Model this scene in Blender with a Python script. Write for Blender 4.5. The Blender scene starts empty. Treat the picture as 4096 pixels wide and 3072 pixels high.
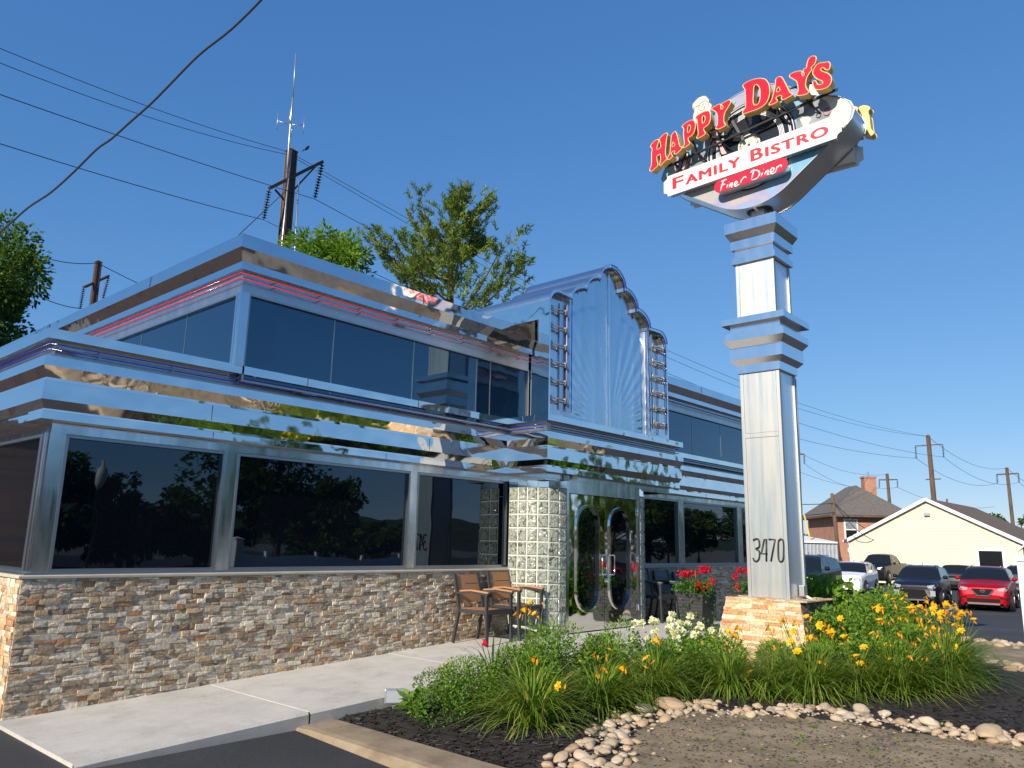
import bpy, bmesh, math, random
import numpy as np
from mathutils import Vector, Matrix, noise
from mathutils.geometry import tessellate_polygon

random.seed(7); RNG = np.random.default_rng(7)
SC = bpy.context.scene
COL = SC.collection
PI = math.pi
R = math.radians

# ------------------------------------------------------------------ camera
EYE = 1.36
pitch, roll, yaw = R(11.62407), R(1.23019), R(48.23998)
_f = Vector((math.sin(yaw)*math.cos(pitch), math.cos(yaw)*math.cos(pitch), math.sin(pitch)))
_r = Vector((math.cos(yaw), -math.sin(yaw), 0)); _u = _r.cross(_f)
_r2 = _r*math.cos(roll) + _u*math.sin(roll); _u2 = -_r*math.sin(roll) + _u*math.cos(roll)
cd = bpy.data.cameras.new('camera'); cam = bpy.data.objects.new('camera', cd); COL.objects.link(cam)
cam.matrix_world = Matrix(((_r2.x, _u2.x, -_f.x, 0), (_r2.y, _u2.y, -_f.y, 0), (_r2.z, _u2.z, -_f.z, EYE), (0, 0, 0, 1)))
cd.sensor_width = 36; cd.lens = 3092.57/4096*36; cd.clip_end = 3000; cd.clip_start = 0.05
SC.camera = cam
SC.cycles.max_bounces = 16; SC.cycles.glossy_bounces = 12

# ------------------------------------------------------------------ light
SUN_EL, SUN_AZ = 27.0, 188.0          # degrees; azimuth of the direction TOWARDS the sun, from +X
w = bpy.data.worlds.new('World'); SC.world = w; w.use_nodes = True
nt = w.node_tree; nt.nodes.clear()
bg = nt.nodes.new('ShaderNodeBackground'); out = nt.nodes.new('ShaderNodeOutputWorld')
sky = nt.nodes.new('ShaderNodeTexSky'); sky.sky_type = 'NISHITA'; sky.sun_disc = False
sky.sun_elevation = R(SUN_EL); sky.sun_rotation = R(90-SUN_AZ)
sky.altitude = 0; sky.air_density = 1.0; sky.dust_density = 0.0; sky.ozone_density = 3.0
bg.inputs[1].default_value = 0.12
# deeper, more saturated clear-air blue: a gentle per-channel response on the sky's own gradient
sp_ = nt.nodes.new('ShaderNodeSeparateColor'); cb_ = nt.nodes.new('ShaderNodeCombineColor'); nt.links.new(sky.outputs[0], sp_.inputs[0])
for i_, (pw, kk) in enumerate(((.90, .45), (.66, .89), (.48, 1.74))):
    a_ = nt.nodes.new('ShaderNodeMath'); a_.operation = 'POWER'; a_.inputs[1].default_value = pw
    b_ = nt.nodes.new('ShaderNodeMath'); b_.operation = 'MULTIPLY'; b_.inputs[1].default_value = kk
    nt.links.new(sp_.outputs[i_], a_.inputs[0]); nt.links.new(a_.outputs[0], b_.inputs[0]); nt.links.new(b_.outputs[0], cb_.inputs[i_])
nt.links.new(cb_.outputs[0], bg.inputs[0]); nt.links.new(bg.outputs[0], out.inputs[0])
sd = bpy.data.lights.new('sun', 'SUN'); sun = bpy.data.objects.new('sun', sd); COL.objects.link(sun)
sd.energy = 4.6; sd.angle = R(0.5); sd.color = (1, .90, .76)
sv = Vector((math.cos(R(SUN_AZ))*math.cos(R(SUN_EL)), math.sin(R(SUN_AZ))*math.cos(R(SUN_EL)), math.sin(R(SUN_EL))))
sun.rotation_euler = sv.to_track_quat('Z', 'Y').to_euler(); sun.location = (-20, -5, 30)
SC.view_settings.view_transform = 'Standard'; SC.view_settings.look = 'None'
SC.view_settings.exposure = 0.6; SC.view_settings.gamma = 1

# ------------------------------------------------------------------ materials
def mat(name, col=(.5, .5, .5), rough=.5, metal=0, ior=1.5, spec=.5, coat=0, trans=0, emit=None):
    m = bpy.data.materials.new(name); m.use_nodes = True
    b = m.node_tree.nodes['Principled BSDF']
    b.inputs['Base Color'].default_value = (*col, 1); b.inputs['Roughness'].default_value = rough
    b.inputs['Metallic'].default_value = metal; b.inputs['IOR'].default_value = ior
    b.inputs['Specular IOR Level'].default_value = spec; b.inputs['Coat Weight'].default_value = coat
    b.inputs['Transmission Weight'].default_value = trans
    return m
def N(m, t): return m.node_tree.nodes.new('ShaderNode'+t)
def Lk(m, a, b): m.node_tree.links.new(a, b)
def BS(m): return m.node_tree.nodes['Principled BSDF']
def coords(m, scale=(1, 1, 1), kind='Object'):
    tc = N(m, 'TexCoord'); mp = N(m, 'Mapping'); mp.inputs['Scale'].default_value = scale
    Lk(m, tc.outputs[kind], mp.inputs[0]); return mp.outputs[0]
def noise_tex(m, vec, scale, detail=4, rough=.5, dist=0):
    n = N(m, 'TexNoise'); n.inputs['Scale'].default_value = scale; n.inputs['Detail'].default_value = detail
    n.inputs['Roughness'].default_value = rough; n.inputs['Distortion'].default_value = dist
    Lk(m, vec, n.inputs['Vector']); return n.outputs['Fac']
def ramp(m, fac, stops):
    r = N(m, 'ValToRGB'); e = r.color_ramp.elements
    while len(e) < len(stops): e.new(.5)
    for x, (p, c) in zip(e, stops): x.position = p; x.color = (*c, 1)
    Lk(m, fac, r.inputs[0]); return r.outputs[0]
def bump(m, h, strength, dist, prev=None):
    b = N(m, 'Bump'); b.inputs['Strength'].default_value = strength; b.inputs['Distance'].default_value = dist
    Lk(m, h, b.inputs['Height'])
    if prev: Lk(m, prev, b.inputs['Normal'])
    return b.outputs[0]
def mixc(m, fac, a, b, mode='MIX'):
    x = N(m, 'Mix'); x.data_type = 'RGBA'; x.blend_type = mode
    if isinstance(fac, float): x.inputs[0].default_value = fac
    else: Lk(m, fac, x.inputs[0])
    for s, v in ((6, a), (7, b)):
        if isinstance(v, tuple): x.inputs[s].default_value = (*v, 1)
        else: Lk(m, v, x.inputs[s])
    return x.outputs[2]
def noisy(name, stops, scale=5, rough=.8, bscale=None, bst=.3, bdist=.01, detail=6, stretch=(1, 1, 1), **k):
    m = mat(name, rough=rough, **k); v = coords(m, stretch)
    Lk(m, ramp(m, noise_tex(m, v, scale, detail, .6), stops), BS(m).inputs['Base Color'])
    if bscale: Lk(m, bump(m, noise_tex(m, v, bscale, 5, .65), bst, bdist), BS(m).inputs['Normal'])
    return m

def steel(name, col, rough, wav, wscale, streak=0.0):
    m = mat(name, col, rough, 1); v = coords(m)
    n = noise_tex(m, v, wscale, 1.2, .4)
    nb = bump(m, n, 1.0, wav)
    Lk(m, nb, BS(m).inputs['Normal'])
    v2 = coords(m, (1.2, 1.2, .12)); n2 = noise_tex(m, v2, 7, 6, .7)
    mr = N(m, 'MapRange'); mr.inputs[1].default_value = .35; mr.inputs[2].default_value = .8
    mr.inputs[3].default_value = rough; mr.inputs[4].default_value = rough+streak
    Lk(m, n2, mr.inputs[0]); Lk(m, mr.outputs[0], BS(m).inputs['Roughness'])
    return m
M = {}
M['steel'] = steel('mirror_steel', (.80, .79, .77), .025, .010, 3.0, .06)
M['steel_trim'] = steel('steel_trim', (.66, .68, .69), .12, .006, 2.5, .2)
M['steel_sheet'] = steel('marquee_steel', (.66, .71, .75), .12, .007, 1.6, .25)
M['barrel'] = steel('barrel_steel', (.60, .66, .70), .28, .001, 1.2, .03)
m = steel('brushed_steel', (.6, .6, .6), .5, .004, 2.0, .12); v = coords(m, (7, 7, .35))
Lk(m, ramp(m, noise_tex(m, v, 2.2, 6, .6), [(.28, (.29, .37, .42)), (.45, (.40, .44, .45)), (.6, (.48, .48, .46)), (.75, (.51, .49, .46))]), BS(m).inputs['Base Color']); M['brushed'] = m
M['brushed_shade'] = steel('polished_shaft_steel', (.84, .85, .86), .40, .006, 1.5, .10)
M['pillar_trim'] = steel('pillar_trim_steel', (.86, .86, .85), .16, .010, 2.0, .06)
M['recess'] = steel('recess_steel', (.50, .52, .54), .30, .004, 2, .15)
M['chrome'] = mat('chrome', (.85, .85, .85), .06, 1)
M['alu'] = mat('aluminium', (.42, .44, .45), .35, 1)
M['glass'] = mat('dark_glass', (.004, .005, .008), .012, 0, 1.85, .5)
BS(M['glass']).inputs['Specular Tint'].default_value = (.62, .82, 1, 1)
Lk(M['glass'], bump(M['glass'], noise_tex(M['glass'], coords(M['glass']), 1.2, 1.5), 1.0, .0035), BS(M['glass']).inputs['Normal'])
M['glass_up'] = mat('blue_tinted_glass', (.003, .012, .03), .015, 0, 2.4, .5)
Lk(M['glass_up'], bump(M['glass_up'], noise_tex(M['glass_up'], coords(M['glass_up']), 1.0, 1.5), 1.0, .003), BS(M['glass_up']).inputs['Normal'])
BS(M['glass_up']).inputs['Specular Tint'].default_value = (.55, .8, 1, 1)
M['neon_blue'] = mat('blue_neon_glass', (.012, .018, .30), .15, spec=.6)
M['neon_red'] = mat('red_neon_glass', (.62, .008, .02), .12, spec=.6)
M['neon_dark'] = mat('dark_neon_glass', (.02, .015, .03), .15)
M['neon_clear'] = mat('clear_neon_glass', (.45, .40, .33), .15, .3)
M['black'] = mat('black_paint', (.012, .012, .014), .35)
M['dark'] = mat('dark_gap', (.02, .02, .015), .6)
M['white'] = noisy('white_plastic', [(.3, (.62, .61, .56)), (.7, (.68, .67, .64))], 3, .45)
M['vinyl'] = noisy('white_vinyl', [(.3, (.74, .74, .74)), (.7, (.82, .82, .83))], 2, .4)
M['red'] = noisy('red_acrylic', [(.3, (.50, .006, .015)), (.7, (.60, .02, .04))], 4, .22)
M['redtext'] = mat('red_lettering', (.46, .012, .03), .4)
M['redpill'] = mat('red_panel', (.52, .010, .03), .3)
M['yellow'] = noisy('yellow_return', [(.3, (.62, .40, .09)), (.55, (.74, .52, .15)), (.75, (.46, .30, .10))], 6, .4, stretch=(1, 1, .5))
M['goldedge'] = mat('gold_trim', (.80, .62, .30), .35)
M['vinylrec'] = mat('black_record', (.012, .013, .02), .25)
M['groove'] = mat('white_groove', (.72, .72, .74), .4)
M['cream'] = mat('cream_paint', (.58, .55, .45), .5)
M['ink'] = mat('black_ink', (.02, .018, .018), .5)
M['pink'] = mat('faded_pink', (.55, .36, .36), .5)
M['teal'] = mat('teal_paint', (.10, .55, .52), .4)
m = mat('faded_cabinet_face', rough=.35); v = coords(m, (1, 1, 1))
Lk(m, ramp(m, noise_tex(m, v, 1.7, 4, .5, .5), [(.25, (.09, .28, .44)), (.42, (.18, .36, .50)), (.52, (.28, .27, .44)), (.62, (.38, .35, .31)), (.8, (.12, .32, .42))]), BS(m).inputs['Base Color']); M['cabface'] = m
M['greyart'] = noisy('grey_art', [(.3, (.10, .11, .12)), (.6, (.25, .27, .30))], 3, .4)
M['cab'] = steel('sign_cabinet_steel', (.82, .81, .79), .33, .005, 2, .12)
M['concrete'] = noisy('sidewalk_concrete', [(.25, (.40, .375, .335)), (.5, (.50, .475, .43)), (.75, (.56, .535, .49))], 2.2, .85, 90, .35, .004)
m = M['concrete']; v = coords(m); cr = [n for n in m.node_tree.nodes if n.type == 'VALTORGB'][0]
st_ = ramp(m, noise_tex(m, v, 5, 8, .8), [(.30, (.66, .62, .56)), (.42, (.95, .94, .92)), (.55, (1, 1, 1)), (.8, (1.06, 1.05, 1.03))]); sp2 = ramp(m, noise_tex(m, v, 120, 2, .5), [(.3, (.86, .86, .86)), (.6, (1.04, 1.04, 1.04))])
Lk(m, mixc(m, 1.0, mixc(m, 1.0, cr.outputs[0], st_, 'MULTIPLY'), sp2, 'MULTIPLY'), BS(m).inputs['Base Color'])
M['curb'] = noisy('tan_curb_concrete', [(.2, (.13, .095, .06)), (.5, (.25, .19, .12)), (.8, (.33, .26, .175))], 4, .9, 40, .5, .01)
def asphalt():
    m = mat('asphalt', rough=.85); v = coords(m)
    a = ramp(m, noise_tex(m, v, .6, 5, .6), [(.3, (.024, .025, .027)), (.5, (.036, .036, .038)), (.7, (.058, .057, .056))])
    b = ramp(m, noise_tex(m, v, 75, 4, .75), [(.35, (.6, .6, .6)), (.55, (1, 1, 1)), (.72, (2.1, 2.0, 1.9))])
    Lk(m, mixc(m, 1.0, a, b, 'MULTIPLY'), BS(m).inputs['Base Color'])
    Lk(m, bump(m, noise_tex(m, v, 150, 3), .5, .006), BS(m).inputs['Normal']); return m
M['asphalt'] = asphalt()
M['paintline'] = noisy('worn_line_paint', [(.3, (.25, .25, .24)), (.55, (.5, .49, .45))], 12, .8)
M['mulch'] = noisy('dark_mulch', [(.25, (.008, .006, .005)), (.5, (.022, .017, .014)), (.8, (.05, .038, .03))], 28, .95, 60, 1.0, .03)
def vc(name, rough=.8, spec=.3, bscale=None, bst=.5, bdist=.01, mul=None, metal=0):
    m = mat(name, rough=rough, spec=spec, metal=metal); a = N(m, 'Attribute'); a.attribute_name = 'Col'
    c = a.outputs['Color']; v = coords(m)
    if mul: c = mixc(m, 1.0, c, ramp(m, noise_tex(m, v, mul[0], 5, .6), [(.3, (mul[1],)*3), (.7, (mul[2],)*3)]), 'MULTIPLY')
    Lk(m, c, BS(m).inputs['Base Color'])
    if bscale: Lk(m, bump(m, noise_tex(m, v, bscale, 5, .65), bst, bdist), BS(m).inputs['Normal'])
    return m
M['chips'] = vc('mulch_chips', .9)
M['stone'] = vc('split_face_travertine', .85, .3, 40, .8, .012, (38, .60, 1.30))
M['dirt'] = noisy('bare_soil', [(.25, (.13, .095, .055)), (.5, (.23, .175, .105)), (.75, (.31, .245, .155))], 3.2, .95, 70, .9, .012)
M['soil'] = vc('soil_clods', .95)
M['ground'] = noisy('rough_grass_ground', [(.3, (.10, .085, .065)), (.6, (.17, .15, .12))], .8, .95)
def rockmat():
    m = mat('river_rock', rough=.75); o = N(m, 'ObjectInfo'); v = coords(m)
    a = ramp(m, o.outputs['Random'], [(0, (.34, .26, .18)), (.18, (.50, .43, .33)), (.36, (.27, .24, .20)), (.5, (.55, .49, .40)), (.62, (.46, .34, .23)), (.75, (.40, .37, .33)), (.88, (.58, .52, .43)), (1, (.30, .22, .17))])
    b = ramp(m, noise_tex(m, v, 14, 5, .6), [(.3, (.72, .70, .68)), (.7, (1.15, 1.12, 1.1))])
    Lk(m, mixc(m, 1.0, mixc(m, 1.0, a, b, 'MULTIPLY'), (1.0, .92, .80), 'MULTIPLY'), BS(m).inputs['Base Color'])
    Lk(m, bump(m, noise_tex(m, v, 25, 4), .4, .01), BS(m).inputs['Normal']); return m
M['rock'] = rockmat()
def leafmat(name, stops, rough=.5, tl=.35, use_attr=True):
    m = bpy.data.materials.new(name); m.use_nodes = True; n = m.node_tree
    b = BS(m); b.inputs['Roughness'].default_value = rough; b.inputs['Specular IOR Level'].default_value = .15
    a = N(m, 'Attribute'); a.attribute_name = 'Col'; sx = N(m, 'SeparateColor'); Lk(m, a.outputs['Color'], sx.inputs[0])
    c = ramp(m, sx.outputs[0], stops); Lk(m, c, b.inputs['Base Color'])
    t = N(m, 'BsdfTranslucent'); tc = mixc(m, 1.0, c, (1.25, 1.45, .55), 'MULTIPLY'); Lk(m, tc, t.inputs[0])
    mx = N(m, 'MixShader'); mx.inputs[0].default_value = tl
    Lk(m, b.outputs[0], mx.inputs[1]); Lk(m, t.outputs[0], mx.inputs[2])
    Lk(m, mx.outputs[0], n.nodes['Material Output'].inputs[0]); return m
M['blade'] = leafmat('daylily_blade', [(0, (0.065, 0.13, 0.0156)), (0.5, (0.1495, 0.2405, 0.0286)), (0.85, (0.26, 0.338, 0.0455)), (1, (0.442, 0.351, 0.117))], .42)
M['blade_dark'] = leafmat('dark_strap_leaf', [(0, (0.026, 0.065, 0.0156)), (1, (0.078, 0.156, 0.0325))], .4)
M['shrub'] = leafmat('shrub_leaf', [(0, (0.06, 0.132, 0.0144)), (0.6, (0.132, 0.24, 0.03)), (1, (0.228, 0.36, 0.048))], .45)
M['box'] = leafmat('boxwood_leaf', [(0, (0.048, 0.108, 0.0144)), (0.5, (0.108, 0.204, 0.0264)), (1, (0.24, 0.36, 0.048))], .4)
M['rose'] = leafmat('rose_leaf', [(0, (0.03, 0.09, 0.018)), (1, (0.105, 0.21, 0.0375))], .4)
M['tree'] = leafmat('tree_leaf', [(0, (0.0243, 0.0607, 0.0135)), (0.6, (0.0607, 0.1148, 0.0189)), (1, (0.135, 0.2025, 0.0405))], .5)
M['tree_lime'] = leafmat('bright_tree_leaf', [(0, (.06, .13, .012)), (1, (.17, .28, .03))], .5)
M['pine'] = leafmat('pine_needles', [(0, (.05, .09, .024)), (.6, (.13, .19, .035)), (1, (.25, .30, .05))], .6, .25)
M['lily'] = leafmat('yellow_lily_petal', [(0, (.85, .36, .01)), (1, (.90, .56, .02))], .5, .3)
M['bud'] = leafmat('orange_lily_bud', [(0, (.62, .20, .03)), (1, (.85, .42, .04))], .5, .2)
M['whiterose'] = leafmat('cream_rose_petal', [(0, (.66, .64, .42)), (1, (.80, .78, .62))], .5, .3)
M['geranium'] = leafmat('red_geranium_petal', [(0, (.45, .004, .015)), (1, (.68, .015, .03))], .5, .2)
M['bark'] = noisy('bark', [(.3, (.06, .045, .03)), (.7, (.14, .11, .08))], 8, .9, 20, .6, .02)
M['rust'] = noisy('rusty_steel', [(.3, (.045, .026, .018)), (.7, (.10, .055, .038))], 3, .75, stretch=(1, 1, .2))
M['woodpole'] = noisy('weathered_pole', [(.3, (.07, .045, .03)), (.7, (.13, .09, .06))], 3, .85, stretch=(1, 1, .1))
M['ceramic'] = mat('brown_insulator', (.03, .015, .012), .25)
M['galv'] = mat('galvanised', (.45, .46, .47), .4, .8)
M['wire'] = mat('dark_wire', (.035, .04, .05), .6)
M['teak'] = noisy('teak_slat', [(.3, (.36, .17, .07)), (.7, (.47, .24, .10))], 3, .55, 60, .2, .002, stretch=(.15, 1, 1))
M['greyslat'] = noisy('grey_slat', [(.3, (.10, .10, .105)), (.7, (.15, .15, .155))], 3, .6, stretch=(.15, 1, 1))
M['chairframe'] = mat('charcoal_frame', (.05, .053, .058), .42, .3)
M['pot'] = noisy('dark_ribbed_pot', [(.3, (.022, .022, .024)), (.7, (.035, .035, .038))], 10, .5)
def siding(name, col):
    return noisy(name, [(.3, tuple(c*.95 for c in col)), (.7, tuple(min(c*1.04, .9) for c in col))], 2, .6)
M['siding'] = siding('cream_siding', (.62, .56, .42))
M['trimwhite'] = mat('white_trim', (.76, .76, .74), .5)
def brickmat():
    m = mat('red_brick', rough=.85); tc = N(m, 'TexCoord'); b = N(m, 'TexBrick')
    sp = N(m, 'SeparateXYZ'); ad = N(m, 'Math'); cb = N(m, 'CombineXYZ')
    Lk(m, tc.outputs['Object'], sp.inputs[0]); Lk(m, sp.outputs[0], ad.inputs[0]); Lk(m, sp.outputs[1], ad.inputs[1])
    Lk(m, ad.outputs[0], cb.inputs[0]); Lk(m, sp.outputs[2], cb.inputs[1]); Lk(m, cb.outputs[0], b.inputs['Vector'])
    b.inputs['Scale'].default_value = 1; b.inputs['Brick Width'].default_value = .22; b.inputs['Row Height'].default_value = .075
    b.inputs['Mortar Size'].default_value = .008
    b.inputs['Color1'].default_value = (.33, .12, .07, 1); b.inputs['Color2'].default_value = (.42, .19, .11, 1); b.inputs['Mortar'].default_value = (.38, .28, .22, 1)
    Lk(m, mixc(m, .35, b.outputs['Color'], ramp(m, noise_tex(m, coords(m), 1.4, 5), [(.3, (.25, .10, .065)), (.7, (.42, .23, .15))])), BS(m).inputs['Base Color']); return m
M['brick'] = brickmat()
M['shingle'] = noisy('grey_shingles', [(.3, (.08, .072, .064)), (.7, (.15, .135, .12))], 6, .9, 12, .5, .02)
M['shingle_brown'] = noisy('brown_shingles', [(.3, (.10, .07, .05)), (.7, (.17, .12, .085))], 6, .9)
M['shedmetal'] = noisy('grey_corrugated', [(.3, (.28, .30, .33)), (.7, (.40, .42, .45))], 2, .5)
M['tyre'] = mat('tyre', (.015, .015, .016), .8)
M['rim'] = mat('alloy_rim', (.16, .16, .17), .3, .9)
M['carglass'] = mat('car_glass', (.01, .012, .014), .04, 0, 1.5)
M['lamp'] = mat('headlight_lens', (.40, .41, .42), .2, .3)
M['chromecar'] = mat('car_chrome', (.7, .7, .7), .15, 1)
M['carblack'] = mat('car_black_trim', (.008, .008, .009), .5, spec=.12)
M['plate'] = mat('cream_tag', (.5, .5, .35), .5)
def gblock():
    m = mat('glass_block', rough=.08, ior=1.5, spec=.8); v = coords(m)
    n = noise_tex(m, v, 13, 1.6, .5, 1.8)
    Lk(m, ramp(m, n, [(.28, (.05, .06, .05)), (.42, (.18, .20, .16)), (.52, (.34, .36, .30)), (.60, (.20, .22, .18)), (.72, (.58, .59, .50))]), BS(m).inputs['Base Color'])
    Lk(m, bump(m, n, .8, .03), BS(m).inputs['Normal']); return m
M['gblock'] = gblock()
M['mortar'] = mat('white_mortar', (.60, .61, .53), .7)
for k, c in dict(car_red=(.34, .004, .012), car_navy=(.010, .013, .028), car_white=(.78, .78, .80), car_black=(.008, .012, .024), car_green=(.008, .010, .008), car_dark=(.012, .015, .015), car_blue=(.10, .13, .18)).items():
    M[k] = mat(k, c, .30, .25 if k == 'car_red' else 0, 1.45, .15, .2)

# ------------------------------------------------------------------ mesh helpers
OFF = {}
class MB:
    def __init__(s): s.v = []; s.f = []; s.c = []
    def add(s, vs, fs, col=None):
        n = len(s.v); s.v.extend([tuple(q) for q in vs]); s.f.extend([tuple(i+n for i in q) for q in fs])
        s.c.extend([col]*len(fs)); return s
    def box(s, x0, y0, z0, x1, y1, z1, col=None, mtx=None):
        vs = [Vector(p) for p in ((x0, y0, z0), (x1, y0, z0), (x1, y1, z0), (x0, y1, z0), (x0, y0, z1), (x1, y0, z1), (x1, y1, z1), (x0, y1, z1))]
        if mtx: vs = [mtx @ p for p in vs]
        return s.add(vs, [(0, 3, 2, 1), (4, 5, 6, 7), (0, 1, 5, 4), (1, 2, 6, 5), (2, 3, 7, 6), (3, 0, 4, 7)], col)
    def quad(s, *p, col=None): return s.add(p, [tuple(range(len(p)))], col)
    def tube(s, pts, r, n=6, col=None, closed=False, caps=True):
        pts = [Vector(p) for p in pts]; k = len(pts); rr = r if hasattr(r, '__len__') else [r]*k
        vs = []; up = None
        for i, p in enumerate(pts):
            a = pts[(i-1) % k] if (i or closed) else p; b = pts[(i+1) % k] if (i < k-1 or closed) else p
            t = (b-a); t = t.normalized() if t.length > 1e-9 else Vector((0, 0, 1))
            if up is None: up = Vector((0, 0, 1)) if abs(t.z) < .9 else Vector((1, 0, 0))
            x = t.cross(up); x = x.normalized() if x.length > 1e-6 else t.orthogonal().normalized(); y = x.cross(t).normalized(); up = y
            for j in range(n):
                an = 2*PI*j/n; vs.append(p+(x*math.cos(an)+y*math.sin(an))*rr[i])
        fs = []
        for i in range(k if closed else k-1):
            for j in range(n):
                a = i*n+j; b = i*n+(j+1) % n; c = ((i+1) % k)*n+(j+1) % n; d = ((i+1) % k)*n+j; fs.append((a, b, c, d))
        if not closed and caps: fs.append(tuple(range(n))[::-1]); fs.append(tuple(range((k-1)*n, k*n)))
        return s.add(vs, fs, col)
    def beam(s, a, b, w, h, col=None, up=(0, 0, 1)):
        a = Vector(a); b = Vector(b); t = (b-a).normalized(); u = Vector(up)
        if abs(t.dot(u)) > .98: u = Vector((0, 1, 0))
        x = t.cross(u).normalized(); y = x.cross(t).normalized(); vs = []
        for p in (a, b):
            for sx, sy in ((-1, -1), (1, -1), (1, 1), (-1, 1)): vs.append(p+x*sx*w/2+y*sy*h/2)
        return s.add(vs, [(3, 2, 1, 0), (4, 5, 6, 7), (0, 1, 5, 4), (1, 2, 6, 5), (2, 3, 7, 6), (3, 0, 4, 7)], col)
    def prism(s, loops, mp, d0, d1, col=None, front=True, back=True, sides=True):
        """loops: outer + holes in 2-D; mp(u,v,d)->xyz; extruded between d0 and d1"""
        tris = tessellate_polygon([[Vector((a, b, 0)) for a, b in lp] for lp in loops])
        flat = [q for lp in loops for q in lp]; n = len(flat)
        vs = [mp(a, b, d0) for a, b in flat]+[mp(a, b, d1) for a, b in flat]; fs = []
        tris = [tuple(t) for t in tris]
        if tris:
            a, b, c = (Vector(mp(*flat[i], d0)) for i in tris[0]); want = Vector(mp(*flat[0], d0))-Vector(mp(*flat[0], d0+(1e-3 if d1 >= d0 else -1e-3)))
            if (b-a).cross(c-a).dot(want) < 0: tris = [t[::-1] for t in tris]
        if front: fs += tris
        if back: fs += [tuple(i+n for i in t)[::-1] for t in tris]
        if sides:
            o = 0
            for lp in loops:
                k = len(lp)
                for i in range(k): fs.append((o+i, o+(i+1) % k, n+o+(i+1) % k, n+o+i))
                o += k
        return s.add(vs, fs, col)
    def lathe(s, prof, c, n=16, col=None, axis='z'):
        vs = []
        for r_, h in prof:
            for j in range(n):
                a = 2*PI*j/n
                if axis == 'z': vs.append((c[0]+r_*math.cos(a), c[1]+r_*math.sin(a), c[2]+h))
                elif axis == 'y': vs.append((c[0]+r_*math.cos(a), c[1]+h, c[2]+r_*math.sin(a)))
                else: vs.append((c[0]+h, c[1]+r_*math.cos(a), c[2]+r_*math.sin(a)))
        fs = [(i*n+j, i*n+(j+1) % n, (i+1)*n+(j+1) % n, (i+1)*n+j) for i in range(len(prof)-1) for j in range(n)]
        fs.append(tuple(range(n))[::-1]); fs.append(tuple(range((len(prof)-1)*n, len(prof)*n)))
        return s.add(vs, fs, col)
    def mesh(s, name, off=(0, 0, 0), smooth=False):
        me = bpy.data.meshes.new(name)
        me.from_pydata([(a-off[0], b-off[1], c-off[2]) for a, b, c in s.v], [], s.f)
        if any(c is not None for c in s.c):
            at = me.color_attributes.new('Col', 'FLOAT_COLOR', 'CORNER')
            cols = []
            for f, c in zip(s.f, s.c):
                c = c if c is not None else (.5, .5, .5)
                cols += [c[0], c[1], c[2], 1]*len(f)
            at.data.foreach_set('color', cols)
        if smooth: me.polygons.foreach_set('use_smooth', [True]*len(me.polygons))
        me.update()
        if len(me.polygons) < 6000:
            bm = bmesh.new(); bm.from_mesh(me)
            if all(len(e.link_faces) == 2 for e in bm.edges): bmesh.ops.recalc_face_normals(bm, faces=bm.faces); bm.to_mesh(me)
            bm.free()
        return me
    def build(s, name, m, parent=None, smooth=False, bevel=0, label=None, local=False):
        off = (0, 0, 0) if local else OFF.get(parent.name, (0, 0, 0)) if parent else (0, 0, 0)
        me = s.mesh(name, off, smooth); me.materials.append(m)
        o = bpy.data.objects.new(name, me); COL.objects.link(o)
        if parent: o.parent = parent; OFF[o.name] = off
        if bevel:
            b = o.modifiers.new('bevel', 'BEVEL'); b.width = bevel; b.segments = 2; b.limit_method = 'ANGLE'
        if label: o['label'] = label
        return o
def loose(mb):
    par = list(range(len(mb.v)))
    def fd(i):
        while par[i] != i: par[i] = par[par[i]]; i = par[i]
        return i
    for f in mb.f:
        for q in f[1:]: par[fd(q)] = fd(f[0])
    groups = {}
    for f, c in zip(mb.f, mb.c): groups.setdefault(fd(f[0]), []).append((f, c))
    out = []
    for g in groups.values():
        m2 = MB(); ids = {}
        for f, c in g:
            for q in f:
                if q not in ids: ids[q] = len(m2.v); m2.v.append(mb.v[q])
            m2.f.append(tuple(ids[q] for q in f)); m2.c.append(c)
        out.append(m2)
    return out
def split(mb, *a, **k): return [q.build(*a, **k) for q in loose(mb)]
def tag(o, label=None, cat=None, group=None, kind=None):
    if label: o['label'] = label
    if cat: o['category'] = cat
    if group: o['group'] = group
    if kind: o['kind'] = kind
    return o
def thing(name, label, cat, loc=(0, 0, 0), group=None):
    o = bpy.data.objects.new(name, None); COL.objects.link(o); o.location = loc; o.empty_display_size = .2
    OFF[o.name] = tuple(loc); return tag(o, label, cat, group)
def dup(o, parent=None):
    c = o.copy(); COL.objects.link(c)
    if parent is not None: c.parent = parent
    for ch in list(o.children): dup(ch, c)
    return c
def struct(mb, name, m, kind='structure', smooth=False):
    return tag(mb.build(name, m, smooth=smooth), kind=kind)
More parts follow.
